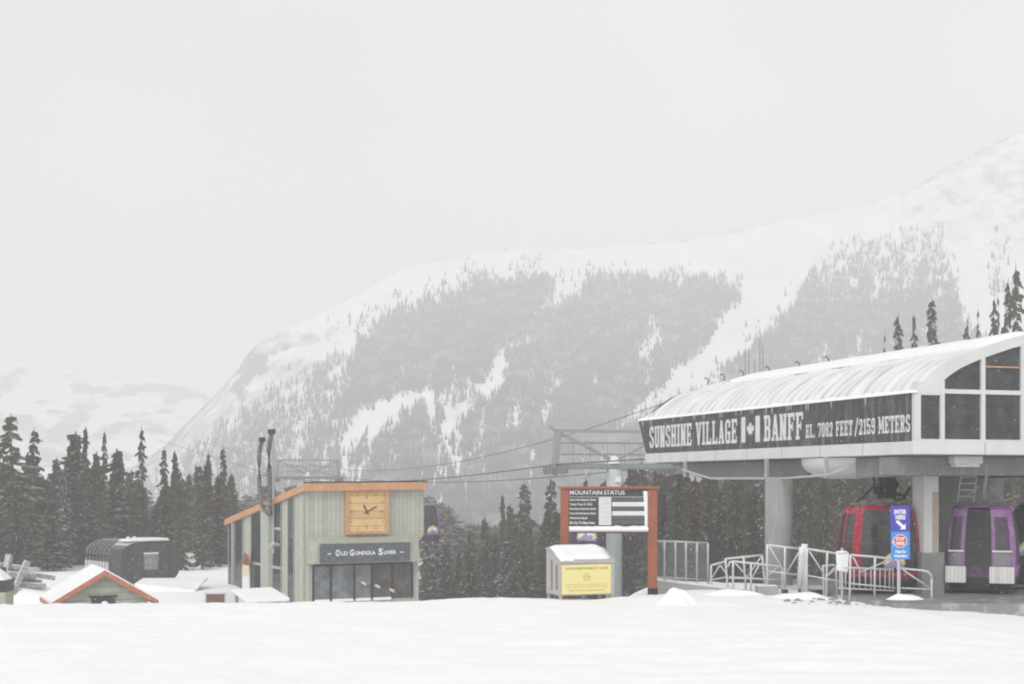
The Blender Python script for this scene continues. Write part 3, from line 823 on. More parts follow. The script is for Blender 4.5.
du = MB(); du.box(x - .16, x + .16, y - .2, y + .2, 2.55, 3.6); du.path([(x - .35, y, 2.75), (x + .3, y, 2.95)], .12, 10); du.path([(x - .42, y - .1, 2.7), (x - .5, y - .1, 3.2), (x - .25, y - .1, 3.55)], .05, 6); du.path([(x + .1, y - .22, 2.7), (x + .42, y - .22, 2.6), (x + .6, y - .22, 2.85)], .045, 6); du.path([(x - .1, y - .22, 3.3), (x - .1, y - .28, 3.3)], .16, 12)
du.build('drive_unit', 'dark', st)
rp = MB(); rp.box(TW, TW + .09, .06, 16.0, 3.98, 5.13); rp.build('far_side_panel', 'fascia', st)
bk = MB(); bk.prism([(x, 16.1, z) for x, z in [(.05, 3.98)] + prof + [(TW - .05, 3.98)]], (0, .1, 0)); bk.build('rear_wall', 'fascia', st)
# gable: outer arch band, mullions, panes
inner = [(x, z - .33 - .16 * math.exp(-x)) for x, z in half]
arch = MB(); N2 = len(prof)
def inner_pt(x): 
    xx = min(x, TW - x)
    return float(np.interp(xx, [0, .12, .35, .6, .9, 1.2, 1.55, 1.9, 2.3, 2.75, 3.15, 3.585], [5.09, 5.1, 5.18, 5.33, 5.56, 5.74, 5.89, 6.02, 6.15, 6.29, 6.37, 6.41]))
for (xa, za), (xb, zb) in zip(prof[:-1], prof[1:]):
    arch.prism([(xa, -.08, za + .03), (xb, -.08, zb + .03), (xb, -.08, inner_pt(xb)), (xa, -.08, inner_pt(xa))], (0, .2, 0))
arch.box(.0, .7, -.078, .1, 5.085, 5.4)
arch.box(TW - .7, TW, -.078, .1, 5.085, 5.4)
frame = arch.build('gable_frame', 'white', st)
ml = MB(); xs = [.0, .71, 1.86, 3.01, 4.16, 5.31, 6.46, 7.17]
for x in xs:
    top = inner_pt(x) if 0 < x < TW else 5.1
    ml.box(max(x - .055, -.085), min(x + .055, TW + .085) if x else .1, -.09, .1, 3.978, top + .02)
ml.build('mullion', 'white', frame)
rl = MB(); rl.box(.1, TW - .1, -.085, .1, 5.13, 5.235); rl.box(.1, TW - .1, -.082, .1, 3.979, 4.03); rl.build('transom', 'white', frame)
for i in range(7):
    a, b = xs[i], xs[i + 1]
    g = MB(); g.poly([(a + .04, -.02, 4.0), (b - .04, -.02, 4.0), (b - .04, -.02, 5.17), (a + .04, -.02, 5.17)]); g.build('window_pane', 'glassd', st)
    if 0 < i < 6:
        lo = [a + (b - a) * k / 8 for k in range(9)]
        g = MB(); g.poly([(a + .04, -.021, 5.19), (b - .04, -.021, 5.19)] + [(min(max(x, a + .04), b - .04), -.021, inner_pt(x) + .03) for x in lo[::-1]]); g.build('window_pane', 'glassd', st)
ob = MB(); ob.box(1.95, 2.92, -.05, -.03, 5.79, 5.825); ob.build('orange_strip', 'orange', st)
inb = MB(); inb.box(.15, TW - .15, 1.2, 15.5, 3.7, 5.0); inb.build('machinery_housing', 'charcoal', st)
so_ = MB(); so_.box(.12, TW - .12, .05, 15.7, 3.63, 3.655); so_.build('soffit', 'soffit', st)
cb = MB(); cb.box(-.05, TW, .7, 1.5, 3.16, 3.628); cb.box(.2, .95, 1.5, 3.0, 3.12, 3.627); db = MB(); db.box(.2, .95, lpx(797), 12.2, 3.12, 3.627); db.prism([(.2, 12.2, 3.627), (.2, 12.2, 3.12), (.2, 13.9, 3.5), (.2, 13.9, 3.627)], (.75, 0, 0))
db.build('side_beam', 'soffit', st, bevel=.03); cb.box(TW - .95, TW - .2, 1.5, 12.2, 3.12, 3.627)
cb.build('concrete_beam', mat('beam_concrete', (.2, .2, .197), .85, .3, 1.3, bump=.2, streak=.1), st, bevel=.03)
# pale bowl-shaped fairing under the turnaround
hl = MB(); yA, yB = lpx(784), lpx(852)
def bowl(u, v):
    a, e = u * 2 * math.pi, v * math.pi / 2
    return (.75 + .85 * math.cos(a) * math.cos(e), (yA + yB) / 2 + abs(yA - yB) / 2 * math.sin(a) * math.cos(e) ** .6, 3.64 - .56 * math.sin(e) ** .8)
hl.grid(bowl, 28, 8)
hl.build('under_fairing', 'white', st, True)
gr = MB()                                            # tubular guide rail hung under the left eave
pts = [(688, 470), (716, 478.5), (790, 478.5), (836, 475)]
pp = []
for px, py in pts:
    y = lpx(px); w = O + U * y; pp.append((-.28, y, EYE + (HOR - py) / F * w.y))
gr.path(pp, .03, 8)
for px in (690, 772, 832):
    y = lpx(px); w = O + U * y; gr.bar((-.26, y, 3.66), (-.26, y, EYE + (HOR - 474) / F * w.y - .1), .09, .09)
gr.bar((-.24, lpx(834), 3.2), (.5, lpx(850), 3.62), .05, .05)
gr.build('guide_rail', 'galv', st)
bw = MB(); bw.path([(3.585, 4.2, 3.36), (3.585, 4.2, 3.46)], 2.75, 40); bw.build('bullwheel', 'dark', st)
x, y = tl((776 - 512) / F * 40, 40.0)
rc = MB(); rc.path([(x, y, -.3), (x, y, 3.12)], .39, 28); rc.build('round_column', 'concrete', st, True)
x, y = tl((923 - 512) / F * 36.6, 36.6)
sc_ = MB(); sc_.box(x - .23, x + .2, y - .25, y + .25, -.3, 3.15); sc_.build('square_column', 'white', st)
wd = MB(); wd.box(x + .02, x + .18, y - .262, y - .253, 1.1, 2.75); wd.build('column_board', mat('pale_board', (.42, .36, .3), .8, .2, 3), st)
kb = MB(); kb.box(x - .36, x + .46, .42, .697, 3.45, 3.64); kb.box(x - .3, x + .4, .46, .697, 3.37, 3.447); kb.build('column_cap', 'white', st, bevel=.02)
pw = MB(); pw.box(4.6, TW, 6.2, 6.6, -.3, 3.63); pw.build('inner_wall', 'concrete', st)
pl = MB(); xa, ya = tl(at(919, 560, 36.25).x, 36.25); pl.box(xa, xa + .68, ya, ya + .7, -.2, 1.2); pl.build('plinth', 'wet', st, bevel=.03)
for px, h in ((722, .28), (741, .3), (767, .3), (797, .3), (826, .32), (706, .2)):
    r = (px - 512) / F; lx = 2.75; yy = (O.x + VV.x * lx - r * (O.y + VV.y * lx)) / (-U.x + r * U.y)
    hk = MB(); h *= .62; hk.path([(lx, yy, 6.5), (lx, yy, 6.6 + h * .6), (lx - .06, yy + .05, 6.62 + h), (lx - .13, yy + .05, 6.6 + h * .8)], .02, 6); hk.build('roof_hook', 'dark', st)
for px, h in ((743, 1.0), (746.5, .95), (757.5, 1.25), (760.5, 1.0), (752, .6)):
    r = (px - 512) / F; lx = 3.1; yy = (O.x + VV.x * lx - r * (O.y + VV.y * lx)) / (-U.x + r * U.y)
    an = MB(); an.tube((lx, yy, 6.5), (lx, yy, 6.6 + h), .018, .012, 6); an.build('antenna_rod', 'grey', st)

# concrete deck of the station
dk = MB()
c1, c2 = at(900, 604, 33.3), at(1300, 604, 33.3)
dk.prism([(9.05, 33.6, .13), (24, 33.3, .13), (24, 44, .13), (8.3, 42, .13), (7.9, 37.6, .13)], (0, 0, -.9))
deck = dk.build('station_platform', mat('deck_concrete', (.23, .23, .23), .5, .35, 1.1, bump=.1, frost=.4)); tag(deck, kind='structure')


# ------------------------------------------------------------------ gondola cabins
LV = [(.0, .86), (.06, .9), (.2, .95), (.45, .985), (.8, 1.0), (1.15, .99), (1.45, .955), (1.75, .9), (1.95, .86), (2.05, .82), (2.12, .72)]
CA, CB, CN = .93, .95, 4.6


def cab_pt(f, t, z, off=0.):
    d = [(t, -1), (1, t), (-t, 1), (-1, -t)][f]
    k = (abs(d[0]) ** CN + abs(d[1]) ** CN) ** (-1 / CN)
    s = float(np.interp(z, [a for a, _ in LV], [b for _, b in LV]))
    x, y = d[0] * k * CA * s, d[1] * k * CB * s
    n = [(0, -1), (1, 0), (0, 1), (-1, 0)][f]
    return (x + n[0] * off, y + n[1] * off, z)


def cab_patch(f, t0, t1, z0, z1, off, nu=6, nv=6):
    return MB().grid(lambda u, v: cab_pt(f, t0 + (t1 - t0) * u, z0 + (z1 - z0) * v, off), nu, nv)


def cabin_logo(parent, f, tc, z, s, off):
    lo = cab_patch(0, 0, .1, 1, 1.1, 0, 1, 1); lo.v = []; lo.f = []
    def p(a, b, o=0): return cab_pt(f, tc + a * s, z + b * s, off + o)
    for k in range(12):
        a0, a1 = math.pi * k / 12, math.pi * (k + 1) / 12
        lo.poly([p(-math.cos(a0) * .42, math.sin(a0) * .42), p(-math.cos(a1) * .42, math.sin(a1) * .42), p(-math.cos(a1) * .34, math.sin(a1) * .34), p(-math.cos(a0) * .34, math.sin(a0) * .34)])
    o1 = lo.build('logo_arc', 'sun', parent)
    w = MB()
    w.poly([p(-.34, 0, .001), p(.34, 0, .001), p(.3, .16, .001), p(.2, .28, .001), p(0, .33, .001), p(-.2, .28, .001), p(-.3, .16, .001)]); w.build('logo_disc', 'signwhite', o1)
    mm = MB(); mm.poly([p(-.42, -.1, .003), p(.42, -.1, .003), p(.3, .06, .003), p(.17, .16, .003), p(.08, .1, .003), p(-.05, .24, .003), p(-.2, .08, .003), p(-.3, .04, .003)]); mm.build('logo_peaks', 'lav', o1)
    return o1


def cabin(loc, rz, label, body, wins, doors=None, hang=1.3, logo=None, ladder=False, lower=None):
    t = thing('gondola_cabin', loc, rz, label, 'gondola cabin', 'gondola cabins on the lift line')
    holes = list(wins) + ([(0, -.42, .28, .02, 2.1)] if doors else [])
    brk = {f: sorted(set([round(-1 + .2 * k, 3) for k in range(11)] + [v for h in holes if h[0] == f for v in (h[1], h[2])])) for f in range(4)}
    zs = sorted(set([z for z, _ in LV] + [round(.15 * k, 3) for k in range(1, 14)] + [v for h in holes for v in (h[3], h[4])]))
    b = MB()
    for f in range(4):
        for i in range(len(brk[f]) - 1):
            for j in range(len(zs) - 1):
                t0, t1, z0, z1 = brk[f][i], brk[f][i + 1], zs[j], zs[j + 1]
                tm, zm = (t0 + t1) / 2, (z0 + z1) / 2
                if any(h[0] == f and h[1] < tm < h[2] and h[3] < zm < h[4] for h in holes): continue
                b.add([cab_pt(f, t0, z0), cab_pt(f, t1, z0), cab_pt(f, t1, z1), cab_pt(f, t0, z1)], [(0, 1, 2, 3)])
    ring = [cab_pt(f, tt, 2.12) for f in range(4) for tt in brk[f][:-1]]; b.poly(ring)
    ring = [cab_pt(f, tt, 0.0) for f in range(4) for tt in brk[f][:-1]]; b.poly(ring[::-1])
    shell = b.build('body', body, t, True, weld=True)
    sl = shell.modifiers.new('thickness', 'SOLIDIFY'); sl.thickness = .035; sl.offset = -1
    for h in wins:
        cab_patch(*h, -.012).build('window', 'cabglass', t, True)
        if h[0] in (0, 2) and h[2] - h[1] > 1:
            br = MB(); br.tube(cab_pt(h[0], h[1], 1.15, -.05), cab_pt(h[0], h[2], 1.15, -.05), .018, None, 6); br.build('grab_bar', 'galv', t)
    fl_ = MB(); fl_.box(-.78, .78, -.78, .78, .05, .09); fl_.build('floor', 'charcoal', t)
    se = MB(); se.box(.42, .8, -.7, .7, .42, .48); se.box(-.8, -.42, -.7, .7, .42, .48); se.box(.5, .78, -.6, .6, .09, .42); se.box(-.78, -.5, -.6, .6, .09, .42); se.build('bench_seat', 'charcoal', t)
    if lower:
        lw = MB()
        for f in range(4): lw.grid(lambda u, v, f=f: cab_pt(f, -1 + 2 * u, -.02 + lower * v, .012), 10, 4)
        lw.build('bumper', 'charcoal' if body == 'red' or doors else 'purpled', t, True)
    if doors:
        for a0, a1 in ((-.98, -.44), (.30, .92)):
            d = cab_patch(0, a0, a1, .55, 2.02, .05).build('door', body, t, True)
            cab_patch(0, a0 + .09, a1 - .09, .98, 1.84, .062).build('door_window', 'cabglass', d, True)
            cab_patch(0, a0 + .05, a1 - .05, .6, .95, .064).build('door_panel', 'panelgrey', d, True)
            x0, x1 = cab_pt(0, a0, .9)[0], cab_pt(0, a1, .9)[0]
            l_ = MB(); l_.box(x0, x1, -1.03, -.985, .95, .985); l_.build('door_sill', 'lip', d)
            rk_ = MB(); rk_.box(x0 - .06, x1 + .06, -1.2, -1.0, .16, .58); rk_.build('ski_rack', 'boxwhite', d, bevel=.015)
    rb = MB(); rb.box(-.72, .78, -.06, .06, 2.14, 2.19); rb.box(-.5, -.36, -.12, .12, 2.12, 2.24); rb.box(.46, .6, -.12, .12, 2.12, 2.24); rb.box(-.12, .2, -.14, .14, 2.12, 2.26); rb.build('roof_bracket', 'grey', t)
    hz = 2.12 + hang
    ha = MB(); ha.path([(.05, 0, 2.2), (.05, 0, 2.2 + hang * .35), (.12, 0, 2.2 + hang * .7), (.12, 0, hz)], .05, 8)
    ha.path([(-.6, 0, 2.2), (-.45, 0, 2.3), (-.1, 0, 2.24 + hang * .3)], .03, 6); ha.path([(.75, 0, 2.3), (.5, 0, 2.25), (.16, 0, 2.24 + hang * .3)], .03, 6)
    ha.bar((-.12, 0, hz), (.36, 0, hz), .14, .14); ha.bar((.0, -.1, hz - .18), (.0, .2, hz - .1), .08, .14)
    if ladder:
        for dx in (-.62, -.22): ha.bar((dx, -.1, 2.2), (dx + .12, -.1, 2.2 + hang * .8), .03, .03)
        for k in range(5): ha.bar((-.6 + .02 * k, -.1, 2.35 + k * .17), (-.2 + .02 * k, -.1, 2.35 + k * .17), .03, .03)
    ha.build('hanger', 'dark' if body == 'red' else 'galv', t)
    if logo: cabin_logo(t, *logo)
    return t


ENDWIN = (0, -.9, .9, .42, 2.02)
std = [ENDWIN, (2, -.86, .86, .42, 2.0), (3, -.62, -.06, .75, 1.9), (3, .06, .62, .75, 1.9), (1, -.62, -.06, .75, 1.9), (1, .06, .62, .75, 1.9)]
pz = .28
p = at(877.5, 588, 37.2)
cabin((p.x, p.y, .27), R(6), 'red gondola cabin with large dark end window behind the white railings', 'red', std, hang=1.25, logo=(0, .1, .62, .75, .004), lower=.3)
p = at(982.5, 588, 37.2)
cabin((p.x, p.y, .27), R(-21), 'purple gondola cabin in the station with both door leaves open and white ski racks', 'purple',
      [(2, -.86, .86, .5, 2.0), (1, -.8, .8, .6, 1.98), (3, -.8, .8, .6, 1.98)], doors=True, hang=1.25, ladder=True, lower=.32)
p = at(1046, 588, 38.4)
cabin((p.x, p.y, .27), R(-20), 'dark cabin with yellow logo half hidden at the right edge', 'charcoal', std, hang=1.2, logo=(0, -.5, .85, .75, .004), lower=.3)

# lift line: two towers, ropes and two cabins on them
def tower(cx, cy, rz, label, zc):
    base = float(gz(cx, cy)); t = thing('lift_tower', (cx, cy, base), rz, label, 'lift tower', 'lift towers along the gondola line')
    b = zc - base; hwid = 2.75
    pm = MB(); pm.path([(0, 0, -.5), (0, 0, b - .1)], .38, 20, .33); pm.build('pole', 'galvgreen', t, True)
    ar = MB(); ar.box(-hwid - .1, hwid + .1, -.16, .16, b - .1, b + .14); ar.box(-hwid - .1, hwid + .1, -.75, -.69, b - .02, b + .04); ar.box(-hwid - .1, hwid + .1, .69, .75, b - .02, b + .04)
    for k in range(9): ar.bar((-hwid + k * hwid / 4, -.72, b + .0), (-hwid + k * hwid / 4, .72, b + .0), .05, .05)
    for k in range(8): ar.bar((-hwid + k * hwid / 4, -.72, b + .005), (-hwid + (k + 1) * hwid / 4, .72, b + .005), .04, .03)
    ar.build('crossarm', 'galvgreen', t)
    fr = MB()
    for s in (-1, 1):
        fr.bar((s * (hwid + .0), 0, b + .1), (s * (hwid - .12), 0, b + 1.55), .26, .26)
        fr.bar((s * (hwid - .12), 0, b + 1.5), (s * (hwid + .28), 0, b + 1.72), .1, .1)
        fr.bar((s * (hwid - .25), 0, b + 1.45), (s * .2, 0, b + .35), .12, .12)
    fr.bar((-hwid + .1, 0, b + 1.55), (hwid - .1, 0, b + 1.55), .13, .13)
    fr.build('lifting_frame', 'towersteel', t)
    rl_ = MB()
    for y in (-.72, .72):
        for h in (.55, 1.05): rl_.tube((-hwid + .3, y, b + h), (hwid - .3, y, b + h), .03, None, 6)
        for k in range(7): rl_.tube((-hwid + .3 + k * (2 * hwid - .6) / 6, y, b), (-hwid + .3 + k * (2 * hwid - .6) / 6, y, b + 1.05), .018, None, 6)
    rl_.build('catwalk_rail', 'towersteel', t)
    for s in (-1, 1):
        sv = MB(); sv.bar((s * hwid, -1.3, b - .12), (s * hwid, 1.3, b - .12), .1, .14)
        sv.bar((s * (hwid), 0, b - .05), (s * (hwid + .1), 0, b - .35), .12, .3)
        o = sv.build('sheave_assembly', 'grey', t)
        for k in range(6):
            w_ = MB(); y = -1.15 + k * .46; w_.path([(s * hwid - .07, y, b - .12), (s * hwid + .07, y, b - .12)], .2, 14); w_.build('sheave_wheel', 'grey', o)
    pn = MB(); pn.box(-.13, .13, -.42, -.4, b - .65, b - .42); pn.build('number_plate', 'signwhite', t)
    sn = MB(); sn.lump((0, 0, b + .14), .26, .26, .36, 5, 8); sn.build('snow_cap', 'capsnow', t, True)
    return t


LR = math.atan2(17.9 + 3.6, 62)
T1 = Vector(((614 - 512) / F * 62, 62)); T2 = Vector(((308 - 512) / F * 124, 124))
LR = math.atan2(T1.x - T2.x, T2.y - T1.y)
Z1 = EYE + (HOR - 467) / F * 62; Z2 = EYE + (HOR - 478) / F * 124
tower(T1.x, T1.y, LR, 'grey-green lift tower rising behind the red-posted status board', Z1)
tower(T2.x, T2.y, LR, 'distant lift tower whose crossarm shows above the green building roof', Z2)
perp = Vector((math.cos(LR), math.sin(LR))); fwd = Vector((-math.sin(LR), math.cos(LR)))


def rope_z(s):                                       # height of the rope at fraction s from tower to tower
    return Z1 + .1 + (Z2 - Z1) * s - 4 * .62 * s * (1 - s)


for side, lab in ((-1, 'left haul rope sagging from the near lift tower towards the distant one'), (1, 'right haul rope running from the station past the near tower')):
    mb = MB(); a = T1 + perp * 2.75 * side; b = T2 + perp * 2.75 * side
    stn = O + VV * (3.585 + 2.75 * side) + U * 15.5
    pts = [(stn.x, stn.y, 3.85)] + [(*(a.lerp(b, k / 24)), rope_z(k / 24)) for k in range(25)]
    nx = b + (b - a) * 1.5; pts.append((nx.x, nx.y, Z2 + 6))
    mb.path(pts, .028, 6); o = mb.build('haul_rope', 'rope'); tag(o, lab, 'cable', 'ropes of the gondola lift')
cw = MB(); a = T1 + perp * -.9; b = T2 + perp * -.9; stn = O + VV * 2.2 + U * 14
cw.path([(stn.x, stn.y, 6.4)] + [(*(a.lerp(b, k / 20)), Z1 + 1.75 + (Z2 - Z1 - .3) * k / 20 - 4 * 1.3 * (k / 20) * (1 - k / 20)) for k in range(21)], .016, 5)
tag(cw.build('signal_cable', 'rope'), 'thin signal cable strung above the ropes over the tower tops', 'cable')


def on_rope(px, side):
    r = (px - 512) / F; a = T1 + perp * 2.75 * side; b = T2 + perp * 2.75 * side; d = b - a
    s = (r * a.y - a.x) / (d.x - r * d.y); q = a + d * s
    return q, rope_z(s)


q, z = on_rope(422, -1)
cabin((q.x, q.y, z - 3.45), LR - .05, 'purple gondola cabin half hidden behind the right corner of the green building', 'purple', std, hang=1.35, logo=(0, .45, .5, .9, .004), lower=.4)
q, z = on_rope(587, 1)
cabin((q.x, q.y, z - 3.55), LR - .3, 'purple gondola cabin with a mountain logo seen beneath the status board', 'purpled',
      [(0, -.86, .86, 1.0, 2.0)] + std[1:], hang=1.45, logo=(0, -.12, .30, 1.35, .016), lower=.22)


# ------------------------------------------------------------------ green boarded building
SA = R(27); C0 = Vector(((305 - 512) / F * 62, 62)); SV = Vector((math.cos(SA), math.sin(SA))); SU = Vector((-math.sin(SA), math.cos(SA)))
bl = thing('boarded_building', (C0.x, C0.y, 0), SA, 'grey-green boarded building with orange roof edge, square wooden clock and dark shop sign', 'building')


def wf(px):                                          # distance along the front seen at px
    r = (px - 512) / F; return (r * C0.y - C0.x) / (SV.x - r * SV.y)


def ws(px):                                          # distance along the side seen at px
    r = (px - 512) / F; return (C0.x - r * C0.y) / (-SU.x + r * SU.y)


def zf(px, py): return EYE + (HOR - py) / F * (C0.y + SV.y * wf(px))
def zs_(px, py): return EYE + (HOR - py) / F * (C0.y + SU.y * ws(px))


WF, DS, BASE = wf(424), ws(228), -5.6
zl, zr_ = zf(304, 490), zf(424, 488.5)               # wall top at the two front corners
zb = zs_(228, 523)                                   # wall top at the back left
fw = MB(); xo = wf(418.5)
ztop = lambda x: zl + (zr_ - zl) * x / WF
zm = zf(360, 537)                                    # underside of the projecting upper storey
fw.prism([(0, 0, BASE), (xo, 0, BASE), (xo, 0, zm - .3), (WF, 0, zm + .1), (WF, 0, zr_), (0, 0, zl)], (0, .18, 0))
fw.build('front_wall', 'greenx', bl)
sw = MB(); sw.prism([(0, .18, BASE), (0, DS, BASE), (0, DS, zb), (0, .18, zl - .02)], (.18, 0, 0)); sw.build('side_wall', 'greeny', bl)
bw_ = MB(); bw_.prism([(.18, DS - .18, BASE), (xo, DS - .18, BASE), (xo, DS - .18, zb + .1), (.18, DS - .18, zb)], (0, .18, 0)); bw_.build('back_wall', 'greenx', bl)
rw = MB(); rw.prism([(xo - .18, .18, BASE), (xo - .18, DS - .18, BASE), (xo - .18, DS - .18, zb + .1), (xo - .18, .18, zr_ - .02)], (.18, 0, 0)); rw.build('right_wall', 'greeny', bl)
rt = MB(); th_ = .36
ov = .1                                             # roof slab with overhang, snow on top
A_, B_, C_, D_ = (-ov, -.3, zl + .04), (WF - .02, -.3, zr_ + .04), (WF - .02, DS + .1, zb - .02), (-ov, DS + .1, zb - .04)
rt.add([A_, B_, C_, D_] + [(p[0], p[1], p[2] + .1) for p in (A_, B_, C_, D_)], [(3, 2, 1, 0), (4, 5, 6, 7), (0, 1, 5, 4), (1, 2, 6, 5), (2, 3, 7, 6), (3, 0, 4, 7)])
rfb = rt.build('roof', 'capsnow', bl)
tr = MB()
def trim(p, q, off, h0=-.06, h1=.27):
    p, q, off = Vector(p), Vector(q), Vector(off); z0, z1 = Vector((0, 0, h0)), Vector((0, 0, h1))
    tr.prism([p + z0, q + z0, q + z1, p + z1], off)
trim((-ov - .05, -.3, zl + .02), (WF + .0, -.3, zr_ + .02), (0, -.06, 0)); trim((-ov, -.29, zl + .02), (-ov, DS + .1, zb - .06), (-.06, 0, 0), -.06, .24)
tr.build('roof_trim', 'orange', bl)
tc_ = MB(); tc_.prism([(-ov - .05, -.37, zl + .295), (WF + .02, -.37, zr_ + .295), (WF + .02, -.37, zr_ + .36), (-ov - .05, -.37, zl + .36)], (0, .14, 0)); tc_.build('roof_flashing', 'dark', bl)
aw = MB()                                            # projecting panel behind the shop sign, sloping sides
y0 = -.55; za, zb2 = zf(350, 536), zf(350, 562.5)
xa, xb, xc, xd = wf(309), wf(418), wf(305.5), wf(420)
aw.add([(xa, -.012, za), (xb, -.012, za), (xd, -.012, zb2), (xc, -.012, zb2), (xa + .25, y0, za - .28), (xb - .2, y0, za - .28), (xb - .12, y0, zb2), (xa + .1, y0, zb2)],
       [(0, 1, 5, 4), (4, 5, 6, 7), (1, 2, 6, 5), (0, 4, 7, 3), (3, 7, 6, 2)])
aw.build('canopy', 'greenp', bl)
sg = MB(); sx0, sx1, sz0, sz1 = wf(315.5), wf(404.5), zf(365, 561), zf(365, 542.5)
sg.box(sx0, sx1, y0 - .1, y0 - .01, sz0, sz1); sgn = sg.build('shop_sign', 'slate', bl, bevel=.012)
tx = MB(); yy = y0 - .106
def word(caps, rest, xa, xb, zlow, hcap, hrest):
    wc = hcap * .72; put_text(tx, caps, (xa, yy, zlow - .03), (wc, 0, 0), (0, 0, hcap), .03)
    put_text(tx, rest, (xa + wc + .05, yy - .003, zlow), (xb - xa - wc - .05, 0, 0), (0, 0, hrest), .03)
zc_ = (sz0 + sz1) / 2 - .1
word('O', 'LD', wf(330.5), wf(342.5), zc_, .28, .17); word('G', 'ONDOLA', wf(344.5), wf(370), zc_, .28, .17); word('S', 'LIVER', wf(373), wf(390.5), zc_, .3, .17)
for a in (322.5, 394.5): tx.box(wf(a), wf(a + 3.5), yy - .004, yy, zc_ + .06, zc_ + .1)
tx.build('lettering', 'signwhite', sgn)
ck = MB(); cx0, cx1, cz0, cz1 = wf(344.5), wf(387), zf(366, 534), zf(366, 489.5)
cm, czm = (cx0 + cx1) / 2, (cz0 + cz1) / 2; q_ = .15
cq = 'orange'
for a, b, c, d in ((cx0, cx0 + q_, cz0, cz1), (cx1 - q_, cx1, cz0, cz1), (cx0 + q_, cx1 - q_, cz0, cz0 + q_), (cx0 + q_, cx1 - q_, cz1 - q_, cz1)): ck.box(a, b, -.22, -.005, c, d)
cko = ck.build('clock', 'orange', bl, bevel=.015)
cf = MB(); cf.box(cx0 + q_ - .005, cx1 - q_ + .005, -.12, -.008, cz0 + q_ - .005, cz1 - q_ + .005); cf.build('clock_face', 'clock', cko)
tk = MB()
hw_ = (cx1 - cx0) / 2 - q_; hh_ = (cz1 - cz0) / 2 - q_
for k in range(12):
    a = k * math.pi / 6; dx, dz = math.sin(a), math.cos(a); s = min(hw_ / max(abs(dx), 1e-6), hh_ / max(abs(dz), 1e-6)) * .93
    L = .2 if k % 3 == 0 else .1
    tk.bar((cm + dx * s, -.124, czm + dz * s), (cm + dx * (s - L), -.124, czm + dz * (s - L)), .045, .006, (0, 1, 0))
tk.build('hour_marks', 'tick', cko)
for a, L, w in ((R(63), .52, .055), (R(-27), .34, .075)):
    hd = MB(); dx, dz = math.sin(a), math.cos(a); hd.bar((cm - dx * .14, -.14, czm - dz * .14), (cm + dx * L, -.14 - L * .01, czm + dz * L), w, .012, (0, 1, 0)); hd.build('clock_hand', 'hand', cko)
# shop window band
wx = [313, 330.5, 354, 371.5, 392, 412]; wz0, wz1 = zf(360, 599.5), zf(360, 565)
fr_ = MB()
for k, a in enumerate(wx): fr_.box(wf(a) - .04, wf(a) + .04, -.07, -.004, wz0, wz1)
fr_.box(wf(313), wf(412), -.072, -.004, wz1, wz1 + .08); fr_.build('window_frame', 'dark', bl)
si = MB()
for k in range(5):
    g = MB(); g.box(wf(wx[k]) + .04, wf(wx[k + 1]) - .04, -.03, -.012, wz0, wz1); g.build('shop_window', 'glassw' if k < 3 else 'glassb', bl)
    if k < 4: si.box(wf(wx[k]) + .05, wf(wx[k + 1]) - .05, -.1, -.033, wz0 - .06, wz0 + .07)
si.build('sill_snow', 'capsnow', bl)
for px, py, k in ((363, 583, 0), (376.5, 586, 1), (391, 590, 2)):
    lm = MB(); x, z = wf(px), zf(px, py); lm.path([(x - .09, -.06, z + .05), (x + .0, -.06, z), (x + .13, -.06, z - .07)], .05, 8, .07); lm.build('pendant_lamp', 'lamp', bl, True)
# tall side windows
for a, b, c in ((229.3, 232.6, 0), (235.2, 243, 0), (251.8, 261.5, 1), (273.3, 281.6, 2), (288.6, 294.2, 0)):
    ya, yb = ws(b), ws(a); tp = lambda y: zl + (zb - zl) * y / DS - .12
    g = MB(); g.prism([(-.03, ya, BASE + .2), (-.03, yb, BASE + .2), (-.03, yb, tp(yb)), (-.03, ya, tp(ya))], (.025, 0, 0)); w_ = g.build('side_window', 'glassd', bl)
    mu = MB()
    mu.box(-.05, -.031, ya - .05, ya, BASE + .2, tp(ya)); mu.box(-.05, -.031, yb, yb + .05, BASE + .2, tp(yb))
    for py in {0: [], 1: [563.5], 2: [528.5, 567.5]}[c]: z = zs_((a + b) / 2, py); mu.box(-.06, -.032, ya, yb, z - .06, z + .06)
    mu.build('window_trim', 'greenpale', w_)
ci = MB(); y = ws(234); ci.tube((-.08, y, BASE), (-.08, y, zb + .4), .06, None, 8); ci.build('conduit', 'galv', bl); ci = MB(); y = ws(275.5); ci.tube((-.1, y, zs_(273, 553)), (-.1, y, zs_(273, 440)), .06, None, 8); ci.build('conduit', 'galv', bl)
cd = MB(); y = ws(267.5); cd.box(-.16, -.005, y - .65, y + .55, BASE, zs_(267, 505)); cd.build('service_panel', 'greenpale', bl)
sp = MB(); p_ = (-.12, ws(282), zs_(282, 545)); sp.path([p_, (-.4, p_[1] - .05, p_[2] + .05), (-.62, p_[1] - .2, p_[2] - .08)], .07, 8, .13); sp.build('floodlight', 'galv', bl)
